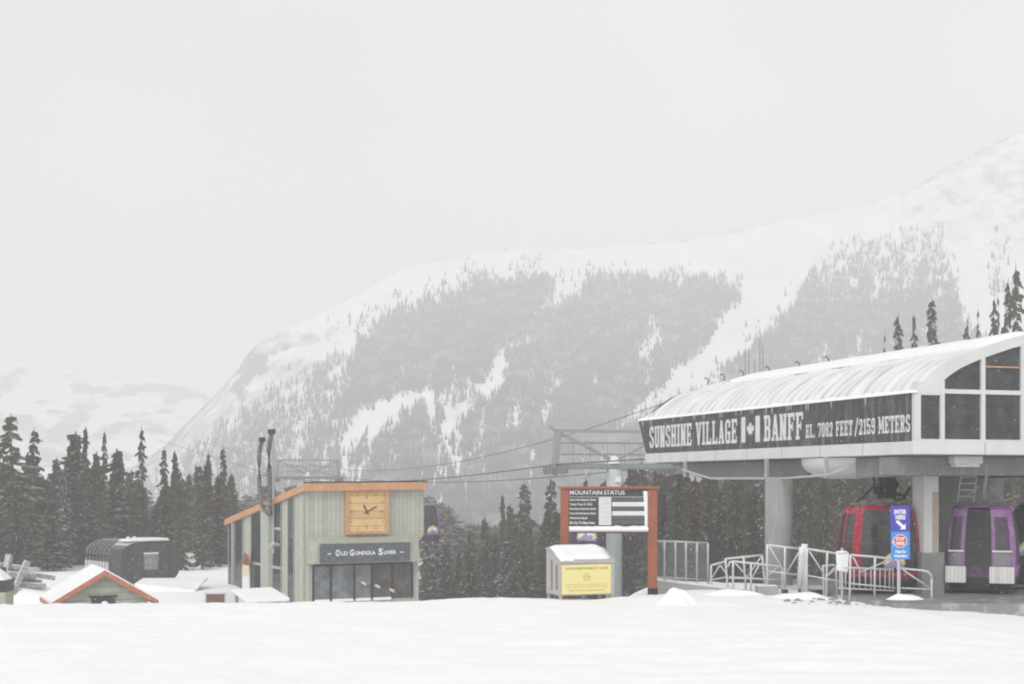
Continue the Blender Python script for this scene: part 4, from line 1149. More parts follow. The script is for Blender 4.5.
# two insulated flue pipes standing against the side wall
def flue(pts, r, label):
    t = thing('flue_pipe', (0, 0, 0), 0, label, 'pipe', 'flue pipes by the green building')
    t.location = (C0.x, C0.y, 0); t.rotation_euler = (0, 0, SA)
    w3 = [(-.42, ws(px + 8.5), zs_(px + 8.5, py)) for px, py in pts]
    m_ = MB(); m_.path(w3, r, 10); m_.build('pipe', 'pipe', t, True)
    top = Vector(w3[-1]); c_ = MB(); c_.path([top + Vector((0, 0, -.04)), top + Vector((0, 0, .16))], r * 1.55, 12); c_.build('collar', 'dark', t)
    c2 = MB(); c2.path([top + Vector((0, 0, .16)), top + Vector((0, 0, .42))], r * 1.2, 12, r * 1.1); c2.build('cap', 'pipewhite', t)
    bk_ = MB()
    for z in (w3[1][2] + .2, (w3[1][2] + w3[-1][2]) / 2): bk_ = MB(); bk_.bar((-.42, w3[1][1] - .14, z), (-.42, w3[1][1] + .14, z), .12, .05); bk_.build('bracket', 'dark', t)
flue([(269, 513.5), (264.5, 510), (261, 502), (260, 494), (259.6, 478), (259.4, 462), (259.8, 452), (261.2, 445), (262.4, 441)], .1, 'left black flue pipe with hooked foot and white cap on the green building side')
flue([(270.4, 516), (270.2, 500), (269.6, 470), (269.2, 450), (269.9, 443), (271.4, 436), (272, 433)], .115, 'right and taller black flue pipe with white cap on the green building side')

bn = thing('ski_banner', (C0.x + SU.x * ws(252.5) - .3 * SV.x, C0.y + SU.y * ws(252.5) - .3 * SV.y, 0), SA, 'tall white ski-shaped panel with red tip leaning on the green side wall', 'banner')
zt, zm1, zm2, zbn = zs_(247, 555), zs_(247, 564), zs_(247, 575), zs_(247, 594)
hb = (ws(244) - ws(251)) / 2
def oval(z0, z1, w0, w1, n=8, tip=False):
    pts = [(0, -w0, z0), (0, w0, z0), (0, w1, z1)]
    if tip: pts += [(0, w1 * math.cos(math.pi * k / n), z1 + w1 * .5 * math.sin(math.pi * k / n)) for k in range(1, n)]
    return pts + [(0, -w1, z1)]
o_ = MB(); o_.prism(oval(zbn, zm2, hb, hb), (-.04, 0, 0)); o_.build('lower_panel', 'signwhite', bn)
o_ = MB(); o_.prism(oval(zm2 + .002, zm1, hb, hb * .85), (-.042, 0, 0)); o_.build('middle_panel', mat('cream_panel', (.72, .66, .45), .6, .2, 9, frost=.2), bn)
o_ = MB(); o_.prism(oval(zm1 + .002, zt, hb * .85, hb * .6, 8, True), (-.044, 0, 0)); o_.build('tip', 'cedar', bn)
o_ = MB(); o_.prism([(-.046, -hb * .5, zm1 + .08), (-.046, -hb * .1, zm1 + .08), (-.046, -hb * .1, zt - .12), (-.046, -hb * .4, zt - .12)], (-.006, 0, 0)); o_.build('emblem', 'charcoal', bn)

p = at(268, 603, 57)
ln = thing('snowy_shelter', (p.x, p.y, float(gz(p.x, p.y))), SA, 'low snow-covered shelter roof against the side of the green building', 'shelter')
zA, zB = EYE - (592.5 - HOR) / F * 58 - ln.location.z, EYE - (604 - HOR) / F * 56 - ln.location.z
lr = MB(); lr.prism([(-.95, -.2, zB), (.85, -.2, zB), (.62, 1.5, zA + .03), (-1.05, 1.5, zA)], (0, 0, .16)); lr.build('roof', 'capsnow', ln, bevel=.04)
lr = MB()
for x, y in ((-.9, 0), (.8, 0), (-.9, 1.3), (.55, 1.3)): lr.box(x - .06, x + .06, y - .06, y + .06, -.2, zB + (zA - zB) * (y / 1.4))
lr.build('post', 'oldwood', ln)
p = at(215.5, 602, 57)
rbn = thing('rail_panel', (p.x, p.y, float(gz(p.x, p.y))), R(8), 'small red-brown panel in a snowy white frame left of the green building', 'fence panel')
za = p.z - rbn.location.z + .08
o_ = MB(); o_.box(-.36, .36, -.03, .03, za - .6, za + .24); o_.build('board', 'rust', rbn)
o_ = MB(); o_.box(-.43, -.36, -.05, .05, -.2, za + .3); o_.box(.36, .43, -.05, .05, -.2, za + .3); o_.box(-.43, .43, -.06, .06, za + .24, za + .3); o_.build('frame', 'rail', rbn)


# ------------------------------------------------------------------ huts and barrel shed on the left
def hut(px0, px1, pya, pye, Y, rot, label, wallm, roofm, dep, sill=True):
    L = at((px0 + px1) / 2, 482, Y); g = float(gz(L.x, L.y))
    t = thing('small_hut', (L.x, L.y, g - .2), rot, label, 'hut')
    hw_ = (px1 - px0) / F * Y / 2 / math.cos(rot); za, ze = EYE - (pya - HOR) / F * Y - t.location.z, EYE - (pye - HOR) / F * Y - t.location.z
    w = MB(); k = .84; zi = za - (za - ze) * k
    w.prism([(-hw_ * k, .25, 0), (hw_ * k, .25, 0), (hw_ * k, .25, zi - .12), (0, .25, za - .14), (-hw_ * k, .25, zi - .12)], (0, dep - .4, 0)); w.build('wall', wallm, t)
    for s in (-1, 1):
        r = MB(); r.prism([(0, 0, za), (s * hw_, 0, ze), (s * hw_, 0, ze + .09), (0, 0, za + .1)][::s], (0, dep, 0)); ro = r.build('roof', 'capsnow', t)
        b = MB(); b.prism([(0, -.05, za + .04), (s * hw_ * 1.02, -.05, ze + .02), (s * hw_ * 1.02, -.05, ze - .15), (0, -.05, za - .14)][::s], (0, .05, 0)); b.build('barge_board', roofm, ro)
        e = MB(); e.box(min(s * hw_ * .99, s * hw_ * 1.03), max(s * hw_ * .99, s * hw_ * 1.03), 0, dep, ze - .14, ze + .02); e.build('eave_board', roofm, ro)
    bm = MB(); bm.box(-hw_ * .5, hw_ * .62, .235, .249, zi - .2, zi - .15); bm.build('wall_trim', 'greenpale', t)
    return t, zi, hw_


t, zi, hw_ = hut(58, 152, 571.5, 602.5, 48, R(24), 'small grey-green hut with snowy gable roof and red-orange barge boards', 'hutwall', 'redtrim', 3.2)
o_ = MB(); o_.box(-.42, .36, .2, .244, zi - .5, zi - .0); wo = o_.build('window', 'glassd', t)
o_ = MB(); o_.box(-.5, .44, .19, .246, zi - .0, zi + .05); o_.build('window_trim', 'dark', wo)
o_ = MB(); o_.lump((0.02, .15, zi - .48), .22, .12, .34, 4, 8); o_.build('window_snow', 'capsnow', t, True)

p = at(-8.5, 600, 45)
t = thing('ticket_booth', (p.x, p.y, float(gz(p.x, p.y)) - .1), R(2), 'green booth with dark band and snowy top cut off at the left edge', 'booth')
zb0 = lambda py: EYE - (py - HOR) / F * 45 - t.location.z
o_ = MB(); o_.box(-.6, .6, -.5, .3, 0, zb0(591)); o_.build('wall', 'greenp', t)
o_ = MB(); o_.box(-.615, .615, -.515, .315, zb0(591), zb0(579.5)); o_.build('window_band', 'charcoal', t)
o_ = MB(); o_.prism([(-.66, -.56, zb0(579.4)), (.62, -.56, zb0(579.4)), (.3, -.3, zb0(573)), (-.0, -.1, zb0(568)), (-.66, -.1, zb0(568))], (0, .8, 0)); o_.build('roof_snow', 'capsnow', t)
o_ = MB(); o_.box(-.4, .12, .9, 1.1, zb0(579), zb0(569)); o_.build('vent_box', 'charcoal', t)

p = at(22, 585, 61)
t = thing('timber_pile', (p.x, p.y, float(gz(p.x, p.y))), R(5), 'heap of grey weathered timbers under snow at the left', 'timber pile')
zt_ = lambda py: EYE - (py - HOR) / F * 61 - t.location.z
xt_ = lambda px: (px - 22) / F * 61
def logs(name, segs, m='oldwood', w=.22):
    o = MB()
    for k, (x0, y0_, x1, y1_, d) in enumerate(segs): o.bar((xt_(x0), d, zt_(y0_)), (xt_(x1), d + .3, zt_(y1_)), w * (.9 + .05 * (k % 3)), w * .8)
    o.build(name, m, t, bevel=.02)
logs('leaning_post', [(15, 594, 28, 561, -.4)], w=.3)
logs('stacked_log', [(-30, 569, 34, 577, 0), (-30, 575, 38, 583, .3), (-30, 562, 22, 570, .6), (-20, 583, 44, 586, -.1), (-30, 590, 40, 590, .2), (5, 572, 48, 580, .9)], w=.27)
logs('short_post', [(3, 575, 5, 556, .5), (-8, 580, -9, 562, .4)], w=.3)
o_ = MB(); o_.lump((xt_(18), .6, -.3), 2.2, 1.4, zt_(585) + .3, 2, 12); o_.build('snow_heap', 'capsnow', t, True)

p = at(151, 583, 72)
t = thing('barrel_shed', (p.x, p.y, float(gz(p.x, p.y))), R(40), 'dark rounded wooden barrel shed with a small window and open ribbed back', 'shed')
zq = lambda py: EYE - (py - HOR) / F * 72 - t.location.z
hwB, z0B, z1B = 1.6, zq(583.5), zq(541)
def bsec(a, k=1.0):                                  # rounded barrel cross-section
    n = 3.2; c, s = math.cos(a), math.sin(a); r = (abs(c) ** n + abs(s) ** n) ** (-1 / n)
    return c * r * hwB * k, (z0B + z1B) / 2 + s * r * (z1B - z0B) / 2 * k
o_ = MB(); o_.prism([(bsec(2 * math.pi * k / 40)[0], 0, bsec(2 * math.pi * k / 40)[1]) for k in range(40)], (0, 1.6, 0)); o_.build('cabin', 'barrel', t)
o_ = MB(); o_.prism([(-.98, -.06, z0B + .1), (.9, -.06, z0B + .1), (.9, -.06, z1B - .12), (-.98, -.06, z1B - .12)], (0, .058, 0)); o_.build('front_panel', mat('barrel_front', (.06, .063, .066), .75, .25, 3, planks='x', plank_w=.12, frost=.1), t)
o_ = MB(); o_.box(xt_(138.5 - 146 + 22) * 72 / 61, xt_(152 - 146 + 22) * 72 / 61, -.075, -.062, zq(569), zq(554)); wo = o_.build('window', mat('snowy_glass', (.22, .225, .225), .4, .5, 5, frost=.6), t)
o_ = MB(); a, b = -.38, .31; o_.box(a - .05, b + .05, -.12, -.064, zq(554), zq(552.3)); o_.build('window_lip', 'lip', wo); o_ = MB(); o_.box(a - .05, a, -.1, -.064, zq(569.5), zq(554)); o_.box(b, b + .05, -.1, -.064, zq(569.5), zq(554)); o_.box(a, b, -.1, -.064, zq(569.9), zq(569)); o_.build('window_frame', 'panelgrey', wo)
o_ = MB(); o_.prism([(-1.2, 0.1, z1B + .0), (1.1, .1, z1B + .0), (1.0, .1, z1B + .12), (-.2, .1, z1B + .14), (-1.0, .1, z1B + .08)], (0, 1.3, 0)); o_.build('roof_snow', 'capsnow', t, bevel=.03)
for x in (-.95, -.62): o_ = MB(); o_.path([(x, .6, z1B), (x, .6, z1B + .22)], .09, 8); o_.build('roof_vent', 'lip', t)
o_ = MB()
for k in range(7):
    y = 1.8 + k * .42
    arc = [(bsec(a, .96)[0], y, bsec(a, .96)[1]) for a in [math.pi * (.04 + .92 * j / 14) for j in range(15)]] + [(bsec(math.pi * 1.15, .96)[0], y, bsec(math.pi * 1.15, .96)[1])]
    o_.path(arc, .07, 6)
o_.build('hoop', mat('hoop_grey', (.13, .13, .13), .8, .25, 4, frost=.25), t)
o_ = MB(); o_.grid(lambda u, v: (bsec(math.pi * (.34 + .3 * u), .97)[0], 1.65 + 2.8 * v, bsec(math.pi * (.34 + .3 * u), .97)[1] + .03), 10, 4); o_.build('back_cover', 'barrel', t)
o_ = MB(); o_.box(-1.0, 1.0, 1.7, 4.2, z0B + .3, z0B + 1.1); o_.build('machinery_block', 'dark', t)
o_ = MB()
for k in range(8): o_.box(-1.75, -1.66, 1.3 + k * .36, 1.5 + k * .36, z0B + .2, zq(562))
o_.build('side_slats', mat('pale_slats', (.5, .5, .49), .8, .15, 3, frost=.3), t)
o_ = MB(); o_.box(-1.5, 1.5, .1, 4.2, -.3, z0B + .05); o_.build('skid_base', 'oldwood', t)

p = at(172, 590, 68)
t = thing('snowy_deck', (p.x, p.y, float(gz(p.x, p.y))), R(6), 'pale snow-covered deck platform in front of the barrel shed', 'deck')
zd = EYE - (583 - HOR) / F * 68 - t.location.z
o_ = MB(); o_.prism([(-1.7, -.6, zd - .42), (1.15, -.6, zd - .42), (1.45, .8, zd), (1.45, 2.2, zd), (-1.7, 2.2, zd), (-1.7, -.3, zd - .06)], (0, 0, .1)); o_.build('top', 'capsnow', t, bevel=.03)
o_ = MB(); o_.box(-1.6, 1.05, -.55, 2.1, -.4, zd - .44); o_.build('base', mat('pale_concrete', (.45, .45, .44), .8, .1, 3), t)


# ------------------------------------------------------------------ status board
Y0 = 38.0; kk = Y0 / F
p = at(608, 482, Y0); g = float(gz(p.x, p.y))
t = thing('status_board', (p.x, p.y, g), R(1), 'dark mountain status board between two reddish timber posts in the snow', 'sign board')
X = lambda px: (px - 608) * kk
Zb = lambda py: EYE - (py - HOR) * kk - g
for a, b in ((560.5, 568.5), (648, 657)):
    o_ = MB(); o_.box(X(a), X(b), -.11, .11, -.35, Zb(488.6)); o_.build('post', 'cedar', t, bevel=.012)
o_ = MB(); o_.box(X(648) - .01, X(657) + .01, -.125, -.112, Zb(594), Zb(588)); o_.build('post_shoe', 'dark', t)
o_ = MB(); o_.box(X(558), X(659), -.16, .16, Zb(488.6), Zb(486.4)); o_.build('top_rail', 'cedar', t)
o_ = MB(); o_.box(X(568.6), X(647.9), -.06, .04, Zb(531.5), Zb(488.7)); pn = o_.build('panel', 'panelblack', t)
o_ = MB(); o_.box(X(568.6), X(647.9), -.09, -.062, Zb(490.2), Zb(488.7)); o_.box(X(568.6), X(648), -.1, .06, Zb(533), Zb(531.5)); o_.build('panel_edge', 'rust', pn)
tx = MB(); yy = -.064
put_text(tx, 'MOUNTAIN', (X(569.5), yy, Zb(494.6)), (X(601.8) - X(569.5), 0, 0), (0, 0, 4.4 * kk), .014); put_text(tx, 'STATUS', (X(603.6), yy, Zb(494.6)), (X(624.5) - X(603.6), 0, 0), (0, 0, 4.4 * kk), .012)
tx.build('heading', 'signwhite', pn)
tx = MB(); rows = ["Goat's Eye Express Quad", 'Teepee Town LX Quad', 'Strawberry Express Quad', 'Great Divide Express Quad', 'Wolverine Quad', 'Ski Out To Base Area']
for i, (s, x1) in enumerate(zip(rows, (595.5, 592, 595.5, 595.5, 587, 594.5))):
    zz = Zb(501.1 + i * 4.55); put_text(tx, s, (X(569.3), yy, zz), (X(x1) - X(569.3), 0, 0), (0, 0, 2.5 * kk), .02)
tx.build('lift_names', 'signwhite', pn)
o_ = MB(); o_.box(X(568.8), X(647), -.0655, -.061, Zb(497.1), Zb(496.6)); o_.build('rule_line', 'dim', pn)
for i in range(6):
    o_ = MB(); zz = Zb(501.4 + i * 4.55); o_.box(X(598.6), X(611), -.075, -.061, zz - .02, zz + 4.2 * kk); so1 = o_.build('status_slot', mat('slot_white', (.66, .67, .68), .6, .08, 5), pn)
    tx = MB(); put_text(tx, 'OPEN' if i % 2 else 'CLOSED', (X(600.6), -.077, zz + .03), (X(609) - X(600.6), 0, 0), (0, 0, 2 * kk)); tx.build('slot_text', 'dim', so1)
    o_ = MB(); o_.box(X(612), X(646.6), -.073 if i in (1, 3) else -.066, -.061, zz - (.01 if i in (1, 3) else -.01), zz + 4.0 * kk); s2 = o_.build('note_slot', 'letter' if i in (1, 3) else 'slot', pn)
o_ = MB()                                            # snow packed on the lower edge and in the upper right corner
o_.grid(lambda u, v: (X(568.7 + 79 * u), -.07 - .13 * math.sin(math.pi * (.15 + .85 * v)), Zb(531.4) + v * (4.6 * kk + .03 * mnoise.noise(Vector((u * 9, 0, 1))) + .02)), 30, 5)
o_.grid(lambda u, v: (X(644.5 - 1.8 * v ** 2 + (3.4 + 1.8 * v ** 2) * u), -.07 - .09 * math.sin(math.pi * u), Zb(528 - 37 * v)) if v > 0 else (X(646), -.07, Zb(528)), 4, 12)
o_.build('packed_snow', 'capsnow', pn, True)

# ------------------------------------------------------------------ yellow code notice on a kiosk
p = at(560, 598, 36); g = float(gz(p.x, p.y)) - .02
t = thing('notice_kiosk', (p.x, p.y, g), R(20), 'grey kiosk with yellow responsibility code notice and a snow-covered sloping top', 'notice stand')
Wk, Dk, hf, hb_ = 1.5, .95, EYE - (563.5 - HOR) / F * 36 - g, EYE - (549.5 - HOR) / F * 36.9 - g
o_ = MB(); o_.prism([(0, 0, .1), (0, Dk, .1), (0, Dk, hb_), (0, Dk * .75, hb_), (0, 0, hf)], (.04, 0, 0)); o_.build('side_panel', 'kiosk', t); o_ = MB(); o_.prism([(Wk - .04, 0, .1), (Wk - .04, Dk, .1), (Wk - .04, Dk, hb_), (Wk - .04, Dk * .75, hb_), (Wk - .04, 0, hf)], (.04, 0, 0)); o_.build('side_panel', 'kiosk', t)
o_ = MB(); o_.box(.04, Wk - .04, .0, .04, .1, hf); o_.box(.04, Wk - .04, Dk - .04, Dk, .1, hb_); o_.build('front_panel', 'kiosk', t)
o_ = MB(); o_.prism([(-.02, -.03, hf + .002), (-.02, Dk * .75, hb_ + .002), (-.02, Dk + .02, hb_ + .002), (-.02, Dk + .02, hb_ + .05), (-.02, Dk * .75, hb_ + .05), (-.02, -.03, hf + .04)], (Wk + .04, 0, 0)); o_.build('sloping_top', 'kiosk', t)
o_ = MB(); o_.grid(lambda u, v: (.02 + (Wk - .06) * u, -.0 + Dk * v * .99, (np.interp(v, [0, .75, 1], [hf, hb_, hb_]) + .05 + .07 * min(1, v * 6, (1 - v) * 9, u * 9, (1 - u) * 9) + .02 * mnoise.noise(Vector((u * 4, v * 3, 0)))) if (v > .12 or u < .28) else np.interp(v, [0, .75, 1], [hf, hb_, hb_]) + .03), 24, 14); o_.build('top_snow', 'capsnow', t, True)
o_ = MB(); o_.box(.015 + .03, Wk - .1, -.025, -.002, .13, hf - .04); yb_ = o_.build('yellow_notice', 'yellow', t)
tx = MB(); yx = lambda u: .05 + (Wk - .15) * u; yz = lambda v: .13 + (hf - .17) * v
put_text(tx, 'ALPINE RESPONSIBILITY CODE', (yx(.06), -.028, yz(.835)), (yx(.94) - yx(.06), 0, 0), (0, 0, .055), .02)
for k in range(3): put_text(tx, ['There are elements of risk that common sense and personal awareness can reduce', 'Regardless of how you decide to use the slopes always show courtesy to others', 'KNOW THE CODE  BE SAFETY CONSCIOUS'][k], (yx(.08 + .06 * (k == 2)), -.028, yz([.3, .22, .1][k])), ((.84 - .12 * (k == 2)) * (Wk - .15), 0, 0), (0, 0, .036), .0)
tx.build('notice_text', 'yellowink', yb_)
o_ = MB(); cx, cz = yx(.5), yz(.58)
for k in range(20):
    a0, a1 = 2 * math.pi * k / 20, 2 * math.pi * (k + 1) / 20
    if k % 3 != 2: o_.poly([(cx + r * math.cos(a), -.0285, cz + r * math.sin(a)) for r, a in ((.1, a0), (.1, a1), (.085, a1), (.085, a0))])
o_.poly([(cx + a, -.0285, cz + b) for a, b in ((-.05, -.04), (-.03, .05), (-.015, .05), (-.03, -.04))]); o_.poly([(cx + a, -.0285, cz + b) for a, b in ((.03, -.04), (.015, .05), (.03, .05), (.05, -.04))])
o_.build('notice_symbol', 'yellowink', yb_)
o_ = MB(); o_.box(-.014, -.002, .16, .27, .25, hf - .05); o_.box(-.014, -.002, .52, .6, .2, hb_ - .25); o_.build('side_slot', 'grey', t)
for x, y in ((.02, .06), (.02, Dk - .1), (Wk - .06, .06), (Wk - .06, Dk - .1)):
    o_ = MB(); o_.box(x - .015, x + .05, y - .03, y + .04, -.25, .1); o_.build('leg', 'galv', t)


# ------------------------------------------------------------------ railings, barriers and signs before the station
def railing(Y, tubes, label, cat='railing', r=.022, m='rail', name='railing', group='pale steel railings before the station', infill=None, Y1=None, px0=None, px1=None):
    xs_ = [q[0] for s in tubes for q in s[1]]
    a, b = (min(xs_), max(xs_)) if px0 is None else (px0, px1)
    dep = lambda px: Y if Y1 is None else Y + (Y1 - Y) * (px - a) / (b - a)
    c = at((a + b) / 2, 482, dep((a + b) / 2)); t = thing(name, (c.x, c.y, 0), 0, label, cat, group)
    for nm, pts in tubes:
        w = [at(px, py, dep(px)) - Vector((c.x, c.y, 0)) for px, py in pts]
        if nm == 'post': w[-1].z -= .25
        o_ = MB(); o_.path(w, r * (1.25 if nm in ('post', 'top_rail') else .8), 8); o_.build(nm, m, t, True)
    if infill:
        w = [at(px, py, dep(px)) - Vector((c.x, c.y, 0)) for px, py in infill]
        o_ = MB(); o_.poly(w); o_.build('mesh_infill', mat('wire_mesh', (.35, .4, .41), .6, .1, 5, alpha=.2), t)
    return t


railing(39.6, [('top_rail', [(655, 541), (708, 543)])] + [('post', [(x, 541.5 + (x - 655) * .03), (x, b)]) for x, b in ((664.5, 578), (675.5, 579), (686, 580), (697, 581), (708, 583))] + [('bottom_rail', [(655, 577), (708, 580)])],
        'tall grey railing with mesh infill on the low wall right of the status board', m='galv', infill=[(656, 541.5), (708, 543.2), (708, 579), (656, 576.5)], group='grey steel railings')
railing(39.2, [('top_rail', [(710.5, 572), (711, 565.5), (725.5, 561.5)]), ('post', [(711, 566), (711, 584)]), ('brace', [(712, 578), (720, 565)]), ('brace', [(720, 565), (728, 576)]), ('bottom_rail', [(711, 580), (727, 577)])],
        'short low barrier end nearest the tall mesh railing')
railing(38.2, [('top_rail', [(725.3, 559), (745, 557), (762, 555.2)]), ('post', [(725.3, 558.5), (728.5, 591)]), ('post', [(743.5, 557), (746, 581)]), ('post', [(762, 555), (765.5, 581)]), ('bottom_rail', [(727, 578), (765, 579.5)]), ('brace', [(746, 579), (761, 557)])],
        'barrier with crossed brace and snow lump, left of the round column')
railing(37.6, [('top_rail', [(727.5, 567), (730, 562), (734, 561.5), (778, 566.2), (782, 568), (783, 573)]), ('post', [(733, 561.5), (733, 583)]), ('post', [(751, 563.5), (751, 583)]), ('post', [(782.5, 569), (782, 584)]), ('bottom_rail', [(729, 577), (782, 580)]), ('brace', [(735, 563), (749, 578)]), ('brace', [(752, 578), (759, 565)]), ('brace', [(765, 578), (778, 567)])],
        'low round-cornered barrier in front of the foot of the round column')
railing(37.0, [('top_rail', [(767.3, 545), (785, 547.2), (801, 549)]), ('post', [(767.3, 544.5), (767, 583)]), ('post', [(785, 547), (784.5, 584)]), ('post', [(801, 549), (801, 587)]), ('mid_rail', [(767, 571), (801, 575.5)]), ('brace', [(769, 546), (784, 571)]), ('brace', [(787, 572), (800, 551)])],
        'tall square barrier with diagonal braces in front of the round column')
railing(36.6, [('post', [(804.5, 544), (804.5, 586)]), ('post', [(802.5, 547), (800, 576)])],
        'snow-plastered post between the two tall braced barriers', name='gate_post', r=.07, cat='post', group='snowy posts')
railing(36.3, [('top_rail', [(807, 549), (827, 552), (851, 556)]), ('post', [(807, 548.6), (806.5, 591)]), ('post', [(827.3, 552), (826, 591)]), ('mid_rail', [(807, 575.5), (850, 583)]), ('brace', [(809, 551), (826, 577)]), ('brace', [(829, 575), (846, 557)])],
        'tall braced barrier left of the white snow-plastered sign')
railing(35.6, [('top_rail', [(850.5, 562), (851, 555), (875, 557), (889, 558.5), (892.5, 561), (894, 566)]), ('post', [(850.5, 555), (849.5, 597)]), ('post', [(875, 557), (874.5, 594)]), ('bottom_rail', [(850, 583.5), (896, 588)]), ('brace', [(853, 557), (861, 572)]), ('brace', [(861, 572), (889, 560)])],
        'barrier with thick posts in front of the red cabin')
railing(35.2, [('top_rail', [(897, 568.2), (922, 570.5), (928, 571.8), (931, 575), (931.5, 580)]), ('post', [(899.5, 558), (899.5, 600)]), ('post', [(931.5, 578), (931.8, 600)]), ('bottom_rail', [(899, 588), (931.5, 589.5)]), ('brace', [(903, 570), (930, 588)])],
        'round-cornered end barrier right of the blue entry sign')
railing(36.0, [('top_rail', [(838, 567), (853, 568), (893, 570)])] + [('baluster', [(x, 568), (x, 590)]) for x in (840, 845.5, 854, 859.5, 865.5, 871, 880, 885, 889.5, 893)] + [('bottom_rail', [(838, 588), (894, 591)])],
        'low gate of close upright bars before the red cabin')
railing(36.6, [('post', [(823, 565), (824, 592)]), ('top_rail', [(822, 571), (823, 566), (834, 565), (838, 568)]), ('brace', [(824, 580), (834, 568)]), ('post', [(836, 566), (837, 592)])],
        'small braced frame below the white snow-plastered sign')

p = at(842.5, 590, 36.0)
t = thing('snowy_sign', (p.x, p.y, .1), R(10), 'white snow-plastered sign plate tilted on a post before the red cabin', 'sign')
kz = 36 / F; o_ = MB(); o_.prism([(-6 * kz, -.02, 26 * kz), (5.5 * kz, -.02, 24 * kz), (6.8 * kz, -.02, 44 * kz), (4.5 * kz, -.02, 43.2 * kz), (-7.2 * kz, -.02, 45.6 * kz)], (0, .03, 0)); o_.build('plate', 'capsnow', t)
o_ = MB(); o_.tube((0, .03, -.2), (0, .03, 48.5 * kz), .03, None, 8); o_.build('post', 'rail', t)
o_ = MB(); o_.lump((-.02, -.02, 44 * kz), .16, .05, .05, 3, 8); o_.build('snow_lump', 'capsnow', t, True)

p = at(900, 600, 35.0); g = float(gz(p.x, p.y)); ks = 35.0 / F
t = thing('entry_sign', (p.x, p.y, g), R(-2), 'tall blue entry sign with white arrow and red stop octagon on a post', 'sign')
zz = lambda py: EYE - (py - HOR) * ks - g
xx = lambda px: (px - 900.3) * ks
o_ = MB(); o_.box(xx(890.6), xx(909.8), -.03, .0, zz(531.5), zz(505.5)); up_ = o_.build('enter_panel', 'violet', t)
o_ = MB(); o_.box(xx(891.2), xx(909.8), -.03, .0, zz(559), zz(531.6)); lo_ = o_.build('stop_panel', 'azure', t)
o_ = MB(); o_.tube((-.03, .03, -.3), (-.03, .03, zz(507)), .035, None, 8); o_.build('post', 'rail', t)
tx = MB(); put_text(tx, 'ENTER', (xx(894.2), -.033, zz(514)), (xx(906.3) - xx(894.2), 0, 0), (0, 0, 4.4 * ks), .04); put_text(tx, 'HERE', (xx(895.6), -.033, zz(519.4)), (xx(905.3) - xx(895.6), 0, 0), (0, 0, 4.4 * ks), .04)
tx.build('enter_text', 'signwhite', up_)
o_ = MB(); a = Vector((xx(896.6), -.033, zz(520.8))); b = Vector((xx(905.6), -.033, zz(529.2))); d = (b - a); n_ = Vector((d.z, 0, -d.x)).normalized(); dn = d.normalized(); w_ = .035
o_.poly([a + n_ * w_, a - n_ * w_, b - dn * .09 - n_ * w_, b - dn * .09 + n_ * w_]); o_.poly([b - dn * .1 + n_ * .1 + Vector((0, -.001, 0)), b - dn * .1 - n_ * .1 + Vector((0, -.001, 0)), b + Vector((0, -.001, 0))]); o_.build('arrow', 'signwhite', up_)
cx, cz = xx(900.2), zz(541)
def octa(r, y): return [(cx + r * math.cos(R(22.5 + 45 * k)), y, cz + r * math.sin(R(22.5 + 45 * k))) for k in range(8)]
o_ = MB(); o_.poly(octa(7.1 * ks, -.032)); o_.build('octagon_border', 'signwhite', lo_)
o_ = MB(); o_.poly(octa(6.4 * ks, -.034)); o_.build('stop_octagon', 'stopred', lo_)
tx = MB(); put_text(tx, 'STOP', (xx(896), -.036, zz(540.6)), (xx(904.3) - xx(896), 0, 0), (0, 0, 3.4 * ks), .04); put_text(tx, 'HERE', (xx(896), -.036, zz(545)), (xx(904.3) - xx(896), 0, 0), (0, 0, 3.4 * ks), .04)
put_text(tx, 'Wait For', (xx(895), -.0335, zz(553.2)), (xx(906) - xx(895), 0, 0), (0, 0, 3.2 * ks), .04); put_text(tx, 'Attendant', (xx(894), -.0335, zz(557.2)), (xx(907) - xx(894), 0, 0), (0, 0, 3 * ks), .04)
tx.poly([(xx(891.6), -.033, zz(542)), (xx(893.6), -.033, zz(543.2)), (xx(893.6), -.033, zz(540.8))])
tx.build('stop_text', 'signwhite', lo_)

# low wall, kerb block, pallets and heaps of snow before the station
a, b, c = at(653, 580, 39.4), at(720, 588, 38.2), at(742, 590, 37.4)
o_ = MB(); o_.prism([(a.x, a.y, a.z), (b.x, b.y, b.z), (c.x, c.y, c.z), (c.x + .1, c.y + .3, c.z), (b.x + .2, b.y + .9, b.z), (a.x + .1, a.y + 1.2, a.z)], (0, 0, -.9)); w_ = o_.build('low_wall', 'concsnow'); tag(w_, 'low concrete wall carrying the grey mesh railing, snow on top', 'wall')
p = at(766, 590, 36.8); o_ = MB(); o_.box(p.x - .24, p.x + .3, p.y - .2, p.y + .3, -.3, p.z + .12); w_ = o_.build('kerb_block', 'concsnow', bevel=.02); tag(w_, 'grey concrete block in the snow below the round column', 'block')
p = at(802, 588, 37.2)
t = thing('pallet', (p.x, p.y, .08), R(-6), 'dark wooden pallet half buried in snow behind the braced barriers', 'pallet')
for k in range(5): o_ = MB(); o_.box(-.55, .55, -.5 + k * .23, -.36 + k * .23, .14, .17); o_.build('slat', 'oldwood', t)
for k in range(3): o_ = MB(); o_.box(-.5 + k * .45, -.4 + k * .45, -.5, .55, 0, .138); o_.build('bearer', 'dark', t)
